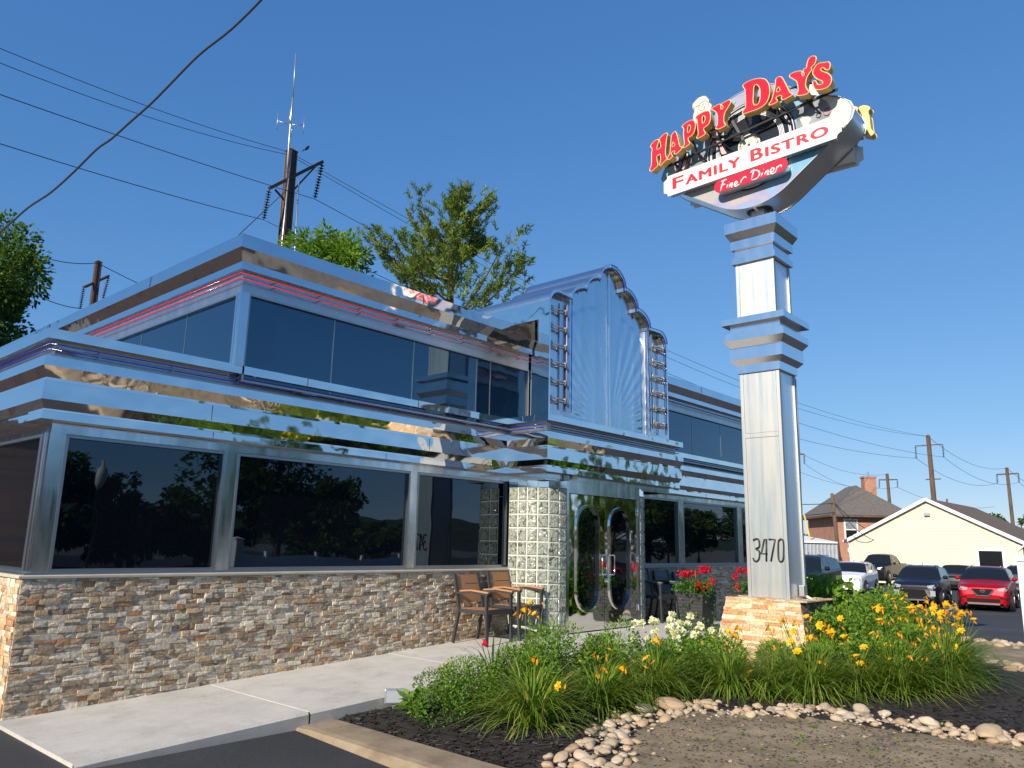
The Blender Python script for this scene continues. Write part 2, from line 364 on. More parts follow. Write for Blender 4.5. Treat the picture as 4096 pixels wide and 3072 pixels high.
def fastmesh(name, V, F, col=None, m=None, parent=None, smooth=False, off=(0, 0, 0)):
    """V (n,3) F (k,4 or 3) numpy; col per-face value"""
    me = bpy.data.meshes.new(name); V = np.asarray(V, float)-np.array(off); F = np.asarray(F)
    k, q = F.shape
    me.vertices.add(len(V)); me.vertices.foreach_set('co', V.ravel())
    me.loops.add(k*q); me.loops.foreach_set('vertex_index', F.ravel().astype(np.int32))
    me.polygons.add(k); me.polygons.foreach_set('loop_start', np.arange(0, k*q, q, dtype=np.int32)); me.polygons.foreach_set('loop_total', np.full(k, q, dtype=np.int32))
    if smooth: me.polygons.foreach_set('use_smooth', np.ones(k, bool))
    me.update(calc_edges=True)
    if col is not None:
        c = np.asarray(col, float)
        if c.ndim == 1: c = np.stack([c, c, c], 1)
        at = me.color_attributes.new('Col', 'FLOAT_COLOR', 'CORNER')
        at.data.foreach_set('color', np.repeat(np.concatenate([c, np.ones((k, 1))], 1), q, axis=0).ravel())
    if m: me.materials.append(m)
    o = bpy.data.objects.new(name, me); COL.objects.link(o)
    if parent: o.parent = parent; OFF[o.name] = off
    return o
def spline(pts, k=4, closed=True):
    out = []; n = len(pts)
    rng = range(n) if closed else range(n-1)
    for i in rng:
        p0, p1, p2, p3 = (pts[(i-1) % n], pts[i], pts[(i+1) % n], pts[(i+2) % n]) if closed else (pts[max(i-1, 0)], pts[i], pts[i+1], pts[min(i+2, n-1)])
        for j in range(k):
            t = j/k
            out.append(tuple(.5*((2*b)+(-a+c)*t+(2*a-5*b+4*c-d)*t*t+(-a+3*b-3*c+d)*t**3) for a, b, c, d in zip(p0, p1, p2, p3)))
    if not closed: out.append(tuple(pts[-1]))
    return out
def sweep(path, prof, closed=False):
    """profile (out, z) along a 2-D path; outward = right-hand side of travel"""
    mb = MB(); k = len(path); rows = []
    for i, p in enumerate(path):
        p = Vector(p); d1 = (p-Vector(path[i-1])).normalized() if i else None; d2 = (Vector(path[i+1])-p).normalized() if i < k-1 else None
        d1 = d1 or d2; d2 = d2 or d1
        n1 = Vector((d1.y, -d1.x)); n2 = Vector((d2.y, -d2.x)); mm = (n1+n2)/(1+n1.dot(n2))
        rows.append([(p.x+mm.x*o, p.y+mm.y*o, z) for o, z in prof])
    for i in range(k-1):
        for j in range(len(prof)-1):
            mb.quad(rows[i][j], rows[i+1][j], rows[i+1][j+1], rows[i][j+1])
    return mb
def text_mesh(body, size, shear=0, offset=0, spacing=1):
    cu = bpy.data.curves.new('t', 'FONT'); cu.body = body; cu.size = size; cu.shear = shear; cu.offset = offset
    cu.extrude = 0; cu.space_character = spacing; cu.resolution_u = 4
    o = bpy.data.objects.new('t', cu); COL.objects.link(o)
    dg = bpy.context.evaluated_depsgraph_get(); me = bpy.data.meshes.new_from_object(o.evaluated_get(dg))
    vs = [tuple(v.co) for v in me.vertices]; fs = [tuple(p.vertices) for p in me.polygons]
    bpy.data.objects.remove(o); bpy.data.curves.remove(cu); bpy.data.meshes.remove(me)
    return vs, fs

# ------------------------------------------------------------------ ground
def H0(x): return float(np.interp(x, [-60, 2.3, 7.4, 8.5, 12, 14, 17, 28, 36, 60, 120, 400], [-.3, -.17, .06, .1, .1, .0, -.25, -.72, -.9, -.9, -1.0, -1.2]))
def BZ(x): return float(np.interp(x, [3, 7, 10, 13, 17, 20, 28, 48], [-.2, -.15, -.08, -.1, -.25, -.35, -.72, -.9]))
def sheet(name, xs, ys, zf, m, kind='structure', mask=None, smooth=True):
    nx, ny = len(xs), len(ys); V = np.array([(x, y, zf(x, y)) for x in xs for y in ys]); F = []
    for i in range(nx-1):
        for j in range(ny-1):
            if mask is None or mask((xs[i]+xs[i+1])/2, (ys[j]+ys[j+1])/2): F.append((i*ny+j, (i+1)*ny+j, (i+1)*ny+j+1, i*ny+j+1))
    return tag(fastmesh(name, V, F, m=m, smooth=smooth), kind=kind)
gx = np.concatenate([np.linspace(-1200, -60, 12), np.linspace(-50, 90, 71), np.linspace(100, 1500, 15)])
def groundz(x, y):
    z = H0(x)-.45
    if -60 < y < 30 and -40 < x < 76: return z
    d = max(0, abs(y)-60) ; return z-.1
sheet('ground', gx, np.concatenate([np.linspace(-1200, -60, 12), np.linspace(-50, 60, 40), np.linspace(70, 1500, 15)]), groundz, M['ground'])
# parking lot (right), forecourt asphalt (left and front)
sheet('parking_lot', np.arange(17.25, 62, 1.0), np.linspace(-30, 34, 33), lambda x, y: H0(x), M['asphalt'])
def azf(x, y): return -.20-.045*min(max(5.87-y, 0), 3.2) if x > 0 else -.20-.045*min(max(5.87-y, 0), 3.2)
sheet('forecourt_asphalt', np.array([-30, -10, -2, 1, 2.36, 3.2, 3.97]), np.array([-20, -5, 0, 2.67, 4, 5, 5.5, 5.87]), azf, M['asphalt'])
sheet('side_asphalt', np.array([-30, -10, 2.36]), np.array([5.87, 12, 30]), lambda x, y: -.20, M['asphalt'])
struct(MB().add([(-30, -60, -.38), (70, -60, -.38), (70, -9, -.38), (-30, -9, -.38)], [(0, 1, 2, 3)]), 'road', M['asphalt'])
# sidewalk slabs
mb = MB()
for x0, x1 in ((2.28, 4.13), (4.145, 6.40), (6.415, 8.75)):
    n = 4
    for i in range(n):
        a = x0+(x1-x0)*i/n; b = x0+(x1-x0)*(i+1)/n
        za, zb = H0(a), H0(b)
        mb.quad((a, 5.95, za), (b, 5.95, zb), (b, 7.9, zb), (a, 7.9, za))
        mb.quad((a, 5.925, za-.22), (b, 5.925, zb-.22), (b, 5.925, zb-.02), (a, 5.925, za-.02))
        mb.quad((a, 5.925, za-.02), (b, 5.925, zb-.02), (b, 5.95, zb), (a, 5.95, za))
    for xx in (x0, x1): mb.quad((xx, 5.95, H0(xx)-.22), (xx, 7.9, H0(xx)-.22), (xx, 7.9, H0(xx)), (xx, 5.95, H0(xx)))
mb.box(2.3, 5.96, -.6, 8.7, 7.8, -.2)
struct(mb, 'sidewalk', M['concrete'])
mb = MB(); fr = spline([(8.76, 5.95), (9.3, 5.75), (10.2, 5.45), (11.5, 5.3), (13, 5.3), (15, 5.35), (17.1, 5.4)], 4, False)
for (xa, ya), (xb, yb) in zip(fr[:-1], fr[1:]):
    mb.quad((xa, ya, H0(xa)), (xb, yb, H0(xb)), (xb, 7.9, H0(xb)), (xa, 7.9, H0(xa)))
    mb.quad((xa, ya, H0(xa)-.5), (xb, yb, H0(xb)-.5), (xb, yb, H0(xb)), (xa, ya, H0(xa)))
struct(mb, 'entrance_pavement', M['concrete'])
# curb along the planting bed
mb = MB(); cp = [(3.97, 6.02), (4.02, 5.8), (4.0, 5.0), (3.97, 3.0), (3.95, 0), (3.9, -6), (3.9, -9)]
prof = [(.02, -.40), (.01, -.25), (-.03, -.195), (-.08, -.185), (-.38, -.18), (-.42, -.20), (-.42, -.4)]
path = [cp[0]]+cp[1:]
mbc = sweep(path[::-1], [(-o, z) for o, z in prof])
struct(mbc, 'curb', M['curb'], smooth=True)

def inpoly(x, y, P):
    c = False; j = len(P)-1
    for i in range(len(P)):
        if (P[i][1] > y) != (P[j][1] > y) and x < (P[j][0]-P[i][0])*(y-P[i][1])/(P[j][1]-P[i][1])+P[i][0]: c = not c
        j = i
    return c
DIRT1 = [(4.42, 2.7), (4.75, 3.1), (5.4, 3.62), (6.2, 3.9), (6.7, 3.95), (6.95, 3.75), (7.3, 3.2), (7.55, 2.5), (7.65, 1.5), (7.5, -3), (4.2, -3)]
DIRT2 = [(12.5, 2.45), (13.6, 3.1), (15.2, 3.4), (16.8, 3.5), (17, -3), (11.2, -3), (11.8, 1.2)]
def bedz(x, y):
    z = BZ(x)+.05*noise.noise(Vector((x*1.1, y*1.1, 0)))+.018*noise.noise(Vector((x*5, y*5, 3)))
    d = x-4.36
    if d < .25: z -= .03*(1-d/.25)
    if y > 5.8 and x < 8.6: z = min(z, H0(x)-.03)
    return z
xs = np.arange(4.36, 17.26, .06); ys = np.arange(-3, 6.0, .06)
isdirt = lambda x, y: inpoly(x, y, DIRT1) or inpoly(x, y, DIRT2)
def inbed(x, y): return not (x > 8.76 and y > np.interp(x, [8.76, 9.3, 10.2, 11.5, 17], [5.95, 5.75, 5.45, 5.3, 5.4])+.05)
sheet('mulch_bed', xs, ys, bedz, M['mulch'], mask=lambda x, y: inbed(x, y) and not isdirt(x, y))
sheet('bare_soil', xs, ys, lambda x, y: bedz(x, y)+.012*noise.noise(Vector((x*11, y*11, 5))), M['dirt'], mask=lambda x, y: inbed(x, y) and isdirt(x, y))
# mulch chips and soil crumbs (nobody could count them)
def scatter_quads(name, n, region, smin, smax, cols, m, label, cat, zoff=.006, tilt=.5, asp=.3, pick=None):
    V = []; F = []; Cc = []
    k = 0
    while k < n:
        x = random.uniform(region[0], region[2]); y = random.uniform(region[1], region[3])
        if pick and not pick(x, y): continue
        if not inbed(x, y): continue
        s = random.uniform(smin, smax); a = random.uniform(0, 2*PI); c_, s_ = math.cos(a), math.sin(a); z = bedz(x, y)+zoff+random.uniform(0, .006)
        tx = random.uniform(-tilt, tilt); ty = random.uniform(-tilt, tilt); b = len(V); w_ = s*asp
        for u, v in ((-s, -w_), (s, -w_*.7), (s, w_), (-s, w_*.8)):
            V.append((x+u*c_-v*s_, y+u*s_+v*c_, z+abs(u*tx*.5)+v*ty))
        F.append((b, b+1, b+2, b+3)); Cc.append(random.choice(cols)); k += 1
    return tag(fastmesh(name, V, F, np.array(Cc), m), label, cat, kind='stuff')
near = lambda x, y: not isdirt(x, y) and random.random() < min(1, 18/((x*x+y*y)))
scatter_quads('mulch_chips', 9000, (4.4, .5, 10, 5.9), .008, .034, [(.010, .008, .007), (.02, .016, .013), (.04, .032, .027), (.075, .06, .05), (.015, .012, .011)], M['chips'], 'dark shredded bark mulch covering the flower bed', 'mulch', pick=near)
scatter_quads('soil_crumbs', 5000, (4.4, .3, 8, 4.0), .004, .013, [(.12, .10, .07), (.19, .16, .115), (.26, .22, .16), (.08, .066, .046)], M['soil'], 'loose crumbs and clods on the bare tan soil', 'soil', asp=.8, pick=lambda x, y: isdirt(x, y), zoff=.004)
# parking lines
mb = MB()
for y in (7.9, 10.6, 13.3, 5.1):
    n = 8
    for i in range(n):
        a, b = 33+5.4*i/n, 33+5.4*(i+1)/n; dy = .105
        mb.quad((a, y+dy*(a-33)-.06, H0(a)+.006), (b, y+dy*(b-33)-.06, H0(b)+.006), (b, y+dy*(b-33)+.06, H0(b)+.006), (a, y+dy*(a-33)+.06, H0(a)+.006))
struct(mb, 'parking_lines', M['paintline'])

# ------------------------------------------------------------------ diner
diner = thing('diner', 'mirror-steel diner with dark windows, stepped marquee over the doors and a stone base wall', 'diner', (11, 14, 0))
XW, YW, XE, YB = 2.33, 7.67, 19.3, 22.0
STC = [(.44, .40, .335), (.50, .465, .40), (.38, .335, .27), (.56, .52, .45), (.33, .27, .20), (.27, .20, .14), (.46, .35, .22), (.36, .20, .115), (.42, .36, .29), (.30, .24, .18)]
STC = [(a*1.32, b*1.23, c*1.08) for a, b, c in STC]
STC_W = [9, 9, 8, 6, 7, 4, 3, 2, 9, 7]
OCH = [(.62, .42, .22), (.66, .50, .31), (.58, .35, .18), (.68, .56, .40), (.55, .43, .28), (.64, .47, .27), (.52, .28, .13)]
def stones(mb, mp, u0, u1, v0f, v1, cols, wts=None, hmin=.032, hmax=.062, wmin=.05, wmax=.17, dmax=.018):
    """split-face ledgestone; mp(u,v,d)->xyz with d out of the wall; v0f(u) lower edge"""
    v = min(v0f(u0), v0f(u1))-.08
    while v < v1-.001:
        h = random.uniform(hmin, hmax)
        if v+h > v1-.02: h = v1-v
        u = u0
        while u < u1-.001:
            wd = random.uniform(wmin, wmax)
            if u+wd > u1-.05: wd = u1-u
            if v+h > v0f(u)-.03:
                split = h > .045 and random.random() < .25
                for (a, b) in (((v, v+h/2), (v+h/2, v+h)) if split else ((v, v+h),)):
                    d = random.uniform(.002, dmax); c = random.choices(cols, wts)[0]; k = random.uniform(.85, 1.12); c = tuple(q*k for q in c); g = .0008
                    # facetted split face
                    p = [(u+g, a+g), (u+wd-g, a+g), (u+wd-g, b-g), (u+g, b-g)]
                    j = [random.uniform(-.003, .003) for _ in range(4)]
                    fr_ = [mp(x, y, d+jj) for (x, y), jj in zip(p, j)]; bk = [mp(x, y, -.01) for x, y in p]
                    mm = mp(u+wd*random.uniform(.3, .7), (a+b)/2, d+random.uniform(.0, .007))
                    n = [fr_[0], fr_[1], fr_[2], fr_[3], *bk, mm]
                    mb.add(n, [(0, 1, 8), (1, 2, 8), (2, 3, 8), (3, 0, 8), (4, 5, 1, 0), (5, 6, 2, 1), (6, 7, 3, 2), (7, 4, 0, 3)], c)
            u += wd
        v += h
sw = MB()
stones(sw, lambda u, v, d: (u, YW-d, v), XW, 8.75, lambda u: H0(u), .965, STC, STC_W)
stones(sw, lambda u, v, d: (XW-d, YW+12-u, v), YW, 12, lambda u: -.33, .965, STC+OCH[:3])
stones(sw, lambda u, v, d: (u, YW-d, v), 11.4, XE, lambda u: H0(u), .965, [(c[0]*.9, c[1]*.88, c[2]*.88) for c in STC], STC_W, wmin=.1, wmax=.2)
sw.box(XW+.005, YW+.005, -.6, 8.8, YW+.25, .965, (.2, .17, .13)); sw.box(XW+.005, YW+.26, -.6, XW+.25, YB, .965, (.3, .25, .2)); sw.box(11.4, YW+.005, -1, XE, YW+.25, .965, (.2, .17, .13))
sw.build('stone_wall', M['stone'], diner)
lp = [(XW, YB), (XW, YW), (8.78, YW)]
cap = sweep(lp, [(-.1, .966), (.012, .966), (.03, .975), (.03, .992), (.02, 1.0), (-.1, 1.003)])
cp2 = sweep([(11.45, YW), (XE, YW)], [(-.1, .966), (.012, .966), (.03, .975), (.03, .992), (.02, 1.0), (-.1, 1.003)]); cap.add(cp2.v, cp2.f)
M['capstone'] = noisy('pale_cap_stone', [(.3, (.40, .36, .29)), (.7, (.52, .47, .39))], 4, .7)
cap.build('wall_cap', M['capstone'], diner)

# stainless bands
LOW = [(XW, YB), (XW, YW), (8.50, YW), (8.50, 6.90), (12.13, 6.90), (12.13, YW), (XE, YW), (XE, YB)]
sweep(LOW, [(-.05, 3.172), (.09, 3.17), (.09, 3.08), (-.01, 3.078)]).build('ledge', M['steel'], diner)
sweep(LOW, [(-.01, 3.078), (-.01, 2.925)]).build('neon_recess', M['recess'], diner)
sweep(LOW, [(-.01, 2.925), (.09, 2.92), (.092, 2.83), (.050, 2.73), (.050, 2.702), (.062, 2.698), (.066, 2.53), (.025, 2.452), (.025, 2.432), (.036, 2.428), (.038, 2.36), (-.10, 2.358)]).build('lower_fascia', M['steel'], diner)
sweep(LOW, [(-.10, 2.358), (-.10, 2.258), (-.16, 2.256)]).build('window_header', M['steel_trim'], diner)
UX, UY = 4.01, 7.55
UP = [(UX, YB), (UX, UY), (8.87, UY)]; UP2 = [(11.3, UY), (XE-.1, UY), (XE-.1, YB)]
uprof = [(-.4, 4.60), (.081, 4.595), (.090, 4.44), (.034, 4.30), (.039, 4.215), (-.03, 4.213)]; uprof2 = [(-.03, 4.213), (-.032, 3.985), (-.09, 3.983)]
uf = sweep(UP, uprof); b2 = sweep(UP2, uprof); uf.add(b2.v, b2.f); uf.build('upper_fascia', M['steel'], diner)
uf = sweep(UP, uprof2); b2 = sweep(UP2, uprof2); uf.add(b2.v, b2.f); uf.build('upper_header', M['recess'], diner)
mb = MB(); mb.box(UX+.3, UY+.3, 4.50, XE-.4, YB, 4.58); mb.box(XW+.02, YW+.02, 3.10, XE-.02, YB, 3.168); mb.box(8.52, 6.92, 3.10, 12.11, YW, 3.168)
mb.box(8.62, 6.98, 2.285, 12.0, 7.9, 2.35)
mb.box(XW+.3, YB-.1, -.6, XE-.2, YB, 4.5); mb.box(XE-.12, YW+.3, -.8, XE-.02, YB-.11, 3.09)
mb.build('roof_deck', M['steel_trim'], diner)
# panel seams on the bands
mb = MB()
for x in (4.95, 6.65): mb.box(x, YW-.094, 3.085, x+.006, YW-.088, 3.168)
for x in (3.85, 6.9): mb.box(x, YW-.068, 2.54, x+.005, YW-.064, 2.695)
for x in (3.9, 6.2, 14.6): mb.box(x, YW-.041, 2.362, x+.005, YW-.036, 2.425)
for x in (6.55, 14.2): mb.box(x, UY-.093, 4.445, x+.006, UY-.089, 4.59)
mb.box(UX-.093, 9.7, 4.445, UX-.089, 9.706, 4.59)
split(mb, 'panel_seam', M['dark'], diner)

# windows
def window(parent, x0, x1, z0, z1, y, gm, fm, fw=.028, axis='y', div=(), dep=.05):
    """window in plane y=const (axis y) or x=const (axis x), facing negative side"""
    def P(u, d, z): return (u, y+d, z) if axis == 'y' else (y+d, u, z)
    def bx(mb, u0, d0, z0_, u1, d1, z1_):
        a = P(u0, d0, z0_); b = P(u1, d1, z1_); mb.box(min(a[0], b[0]), min(a[1], b[1]), z0_, max(a[0], b[0]), max(a[1], b[1]), z1_)
    f = MB()
    bx(f, x0, -.02, z0, x0+fw, dep, z1); bx(f, x1-fw, -.02, z0, x1, dep, z1)
    bx(f, x0+fw, -.018, z0, x1-fw, dep, z0+fw); bx(f, x0+fw, -.018, z1-fw, x1-fw, dep, z1)
    for d in div: bx(f, d-.006, .016, z0+fw, d+.006, .03, z1-fw)
    w_ = f.build('window', fm, parent); g = MB()
    q = [P(x0+fw, .022, z0+fw), P(x1-fw, .022, z0+fw), P(x1-fw, .022, z1-fw), P(x0+fw, .022, z1-fw)]
    if axis == 'x': q = q[::-1]
    g.quad(*q).build('pane', gm, w_); return w_
adj = lambda x: x*1.0115
for a, b in ((2.52, 4.07), (4.21, 6.64), (6.76, 8.54)): window(diner, adj(a), adj(b), 1.02, 2.25, YW+.085, M['glass'], M['alu'])
for a, b in ((12.2, 13.5), (13.67, 16.04), (16.22, 18.6)): window(diner, adj(a), adj(b), 1.02, 2.25, YW+.085, M['glass'], M['alu'])
for a, b in ((7.9, 9.6), (9.8, 11.9), (12.1, 14.3), (14.5, 17)): window(diner, a, b, 1.02, 2.25, XW+.085, M['glass'], M['alu'], axis='x')
mb = MB()
for a, b in ((2.415/1.0115, 2.52), (4.07, 4.21), (6.64, 6.76), (8.54, 8.72), (13.5, 13.67), (16.04, 16.22), (18.6, 18.95)):
    mb.box(adj(a), YW+.07, 1.0, adj(b), YW+.16, 2.26)
mb.box(XW+.07, YW+.165, 1.0, XW+.16, 7.9, 2.26)
for a, b in ((9.6, 9.8), (11.9, 12.1), (14.3, 14.5), (17, 22)): mb.box(XW+.07, a, 1.0, XW+.16, b, 2.26)
split(mb, 'window_post', M['steel_trim'], diner)
mb = MB(); mb.box(XW+.02, YW+.005, 1.003, 8.8, YW+.11, 1.02); mb.box(11.45, YW+.005, 1.003, XE, YW+.11, 1.02); mb.box(XW+.005, YW+.115, 1.003, XW+.11, YB, 1.02)
mb.build('sill', M['alu'], diner)
window(diner, 4.13, 8.88, 3.0, 3.985, UY+.05, M['glass_up'], M['alu'], .022, div=(5.29, 6.56, 7.76, 8.05))
window(diner, 11.4, 19.0, 3.0, 3.985, UY+.05, M['glass_up'], M['alu'], .022, div=(12.9, 14.05, 15.3, 16.6, 18.2))
window(diner, 7.68, 16, 3.0, 3.985, UX+.05, M['glass_up'], M['alu'], .022, axis='x', div=(8.9, 10.15, 11.4, 12.7, 14))
mb = MB(); mb.box(UX+.02, UY+.02, 3.16, UX+.12, UY+.09, 3.984); mb.box(UX+.02, UY+.095, 3.16, UX+.09, UY+.125, 3.984)
mb.box(UX+.1, UY+.2, 3.16, 19.1, UY+.25, 4.5); mb.box(UX+.16, UY+.26, 3.16, UX+.2, YB, 4.5)
mb.build('corner_post', M['steel_trim'], diner)
# neon tubes
def neon(path, offs, name, m, r_=.0065, n=5, parent=diner):
    for o, z in offs:
        rows = sweep(path, [(o, z), (o, z+.001)]); pts = [rows.v[i*4] for i in range(len(path)-1)]+[rows.v[-3]]
        MB().tube(pts, r_, n).build(name, m, parent, True)
neon([(XW, 20), (XW, YW), (8.50, YW)], ((.055, 3.035), (.055, 2.985)), 'blue_neon_tube', M['neon_blue'])
neon([(8.50, YW-.1), (8.50, 6.90+.02)], ((.055, 3.035), (.055, 2.985)), 'blue_neon_tube', M['neon_blue'])
neon([(8.52, 6.90), (12.1, 6.90)], ((.055, 3.035), (.055, 3.0), (.055, 2.965)), 'blue_neon_tube', M['neon_dark'], .007)
neon([(12.2, YW), (XE, YW)], ((.055, 3.035), (.055, 2.985)), 'dark_neon_tube', M['neon_dark'], .007)
neon([(UX, 18), (UX, UY), (8.85, UY)], ((.035, 4.165), (.035, 4.105)), 'red_neon_tube', M['neon_red'])
neon([(11.8, UY), (19, UY)], ((.035, 4.165), (.035, 4.105)), 'dark_neon_tube', M['neon_dark'], .008)
mb = MB()   # stand-offs
for i in range(9):
    x = 2.7+i*.7
    mb.tube([(x, YW+.01, 3.03), (x, YW-.07, 3.03)], .006, 5).tube([(x, YW+.01, 2.985), (x, YW-.07, 2.985)], .006, 5)
for i in range(8):
    x = 4.4+i*.6
    mb.tube([(x, UY+.03, 4.165), (x, UY-.05, 4.165)], .006, 5).tube([(x, UY+.03, 4.105), (x, UY-.05, 4.105)], .006, 5)
for (x, y, z) in ((2.45, YW-.07, 3.01), (5.0, YW-.06, 3.0), (7.6, YW-.06, 3.0), (6.3, UY-.03, 4.12), (8.3, UY-.03, 4.12)): mb.box(x-.1, y-.012, z-.012, x+.1, y+.012, z+.012)
split(mb, 'neon_fitting', M['alu'], diner)

# marquee
MC = 10.07
def scallop():
    P = [(1.66, 3.172), (1.66, 4.86)]
    for i in range(1, 9): a = PI/2*i/8; P.append((1.44+.22*math.cos(a), 4.86+.20*math.sin(a)))
    P.append((1.12, 5.045))
    for (d0, d1, z0, z1) in ((1.12, .73, 5.045, 5.30), (.73, .36, 5.285, 5.57), (.36, 0, 5.555, 5.84)):
        for i in range(1, 9):
            a = PI/2*i/8; P.append((d1+(d0-d1)*math.cos(a), z0+(z1-z0)*math.sin(a)))
        if d1: P.append((d1, z1-.018))
    left = [(MC-d, z) for d, z in P]; right = [(MC+d, z) for d, z in reversed(P[:-1])]
    return left+right
OUT = scallop()
top = [p for p in OUT if p[1] >= 4.85]
mb = MB()   # extruded barrel shell
for i in range(len(top)-1):
    (xa, za), (xb, zb) = top[i], top[i+1]
    mb.quad((xa, 6.81, za), (xa, 8.43, za), (xb, 8.43, zb), (xb, 6.81, zb))
mb.prism([[(a, b) for a, b in top]], lambda a, b, d: (a, d, b), 8.429, 8.40)
mb.build('barrel_roof', M['barrel'], diner, False)
def setback(P, o):   # shrink outline a little
    return [(MC+(x-MC)*(1-o/1.66), z-(o if z > 3.3 else 0)) for x, z in P]
mb = MB(); inn = setback(OUT, .035)
for i in range(len(OUT)-1):
    a, b = OUT[i], OUT[i+1]; c, d = inn[i+1], inn[i]
    mb.quad((a[0], 6.808, a[1]), (b[0], 6.808, b[1]), (c[0], 6.808, c[1]), (d[0], 6.808, d[1]))
    mb.quad((d[0], 6.808, d[1]), (c[0], 6.808, c[1]), (c[0], 6.93, c[1]), (d[0], 6.93, d[1]))
mb.build('marquee_rim', M['chrome'], diner)
mb = MB()   # side returns, soffit, recessed flanks
for s in (-1, 1):
    X = MC+s*1.66
    def q(*p): mb.quad(*(p if s < 0 else p[::-1]))
    q((X, 7.01, 3.172), (X, 6.81, 3.172), (X, 6.81, 4.59), (X, 7.01, 4.59))
    q((X, 8.43, 4.59), (X, 6.81, 4.59), (X, 6.81, 4.86), (X, 8.43, 4.86))
    X2 = MC+s*1.17; q((X, 7.01, 3.172), (X, 7.01, 4.588), (X2, 7.01, 4.588), (X2, 7.01, 3.172))
    q((X2, 8.43, 3.172), (X2, 7.01, 3.172), (X2, 7.01, 4.588), (X2, 8.43, 4.588))
    q((X, 8.43, 4.588), (X, 7.01, 4.588), (X2, 7.01, 4.588), (X2, 8.43, 4.588))
    mb.build('marquee_side', M['steel'], diner); mb = MB()
# front sheet with flutes and sunburst creases
front = setback(OUT, .03)
def sheety(x, z):
    d = abs(x-MC)
    y = 6.925
    if d < 1.12:
        f = (d % .373)/.373; y -= .009*math.sin(PI*f)**.6
        a = math.degrees(math.atan2(max(z-3.18, 0), d+1e-6)); r_ = math.hypot(z-3.18, d)
        if r_ < 1.9 and a < 80: y -= .017*abs(((a/8.5) % 1)-.5)*min(1, r_*1.6)
    return y
def topz(x):
    d = abs(x-MC); best = 3.2
    for i in range(len(front)-1):
        (xa, za), (xb, zb) = front[i], front[i+1]
        if min(xa, xb)-1e-6 <= x <= max(xa, xb)+1e-6 and abs(xb-xa) > 1e-6: best = max(best, za+(zb-za)*(x-xa)/(xb-xa))
    return best
for nm, x0, x1, nx in (('marquee_panel', MC-1.12, MC, 44), ('marquee_panel', MC, MC+1.12, 44), ('marquee_pilaster', MC-1.63, MC-1.125, 10), ('marquee_pilaster', MC+1.125, MC+1.63, 10)):
    V = []; F = []; nz = 60
    for i in range(nx+1):
        x = x0+(x1-x0)*i/nx; zt = topz(min(max(x, x0+.004), x1-.004))
        for j in range(nz+1): z = 3.172+(zt-3.172)*j/nz; V.append((x, sheety(x, z), z))
    for i in range(nx):
        for j in range(nz): F.append((i*(nz+1)+j, (i+1)*(nz+1)+j, (i+1)*(nz+1)+j+1, i*(nz+1)+j+1))
    fastmesh(nm, V, F, m=M['steel_sheet'], parent=diner, off=OFF[diner.name], smooth=True)
MB().box(MC-.012, 6.895, 3.172, MC+.012, 6.915, 5.80).build('center_strip', M['chrome'], diner)
for s in (-1, 1): MB().box(MC+s*1.1225-.004, 6.85, 3.172, MC+s*1.1225+.004, 6.93, 5.03).build('divider_fin', M['steel_trim'], diner)
arc = [p for p in setback(OUT, .06) if abs(p[0]-MC) <= 1.115 and p[1] > 4.9]
MB().tube([(MC-1.10, 6.83, 3.25)]+[(x, 6.84, z) for x, z in arc]+[(MC+1.10, 6.83, 3.25)], .0075, 6).build('blue_neon_outline', M['neon_blue'], diner, True)
MB().tube([(x, 6.80, z+.01) for x, z in top if x > MC-.1], .006, 5).build('blue_neon_outline', M['neon_blue'], diner, True)
for s in (-1, 1):
    pl_ = [(MC+s*1.60, 3.25), (MC+s*1.60, 4.80), (MC+s*1.585, 4.88), (MC+s*1.53, 4.96), (MC+s*1.44, 5.0), (MC+s*1.2, 5.0)]
    MB().tube([(x, 6.84, z) for x, z in pl_], .0075, 6).build('blue_neon_outline', M['neon_blue'], diner, True)
    MB().tube([(MC+s*1.19, 6.85, 3.3), (MC+s*1.19, 6.85, 4.95)], .010, 6).build('clear_neon_tube', M['neon_clear'], diner, True)
    MB().tube([(MC+s*1.22, 6.86, 3.3), (MC+s*1.22, 6.86, 4.9)], .008, 6).build('blue_neon_outline', M['neon_blue'], diner, True)
    for k in range(6):
        z = 3.42+k*.27; mb = MB()
        mb.tube([(MC+s*1.56, 6.84, z), (MC+s*1.24, 6.84, z)], .011, 6); mb.tube([(MC+s*1.56, 6.86, z-.035), (MC+s*1.24, 6.86, z-.035)], .009, 6)
        for xx in (1.57, 1.23): mb.box(MC+s*xx-.018, 6.83, z-.045, MC+s*xx+.018, 6.87, z+.03)
        mb.build('neon_rung', M['neon_clear'], diner, True)
MB().box(MC-.09, 6.80, 5.80, MC+.12, 6.99, 5.87).build('marquee_cap_box', M['steel_trim'], diner)

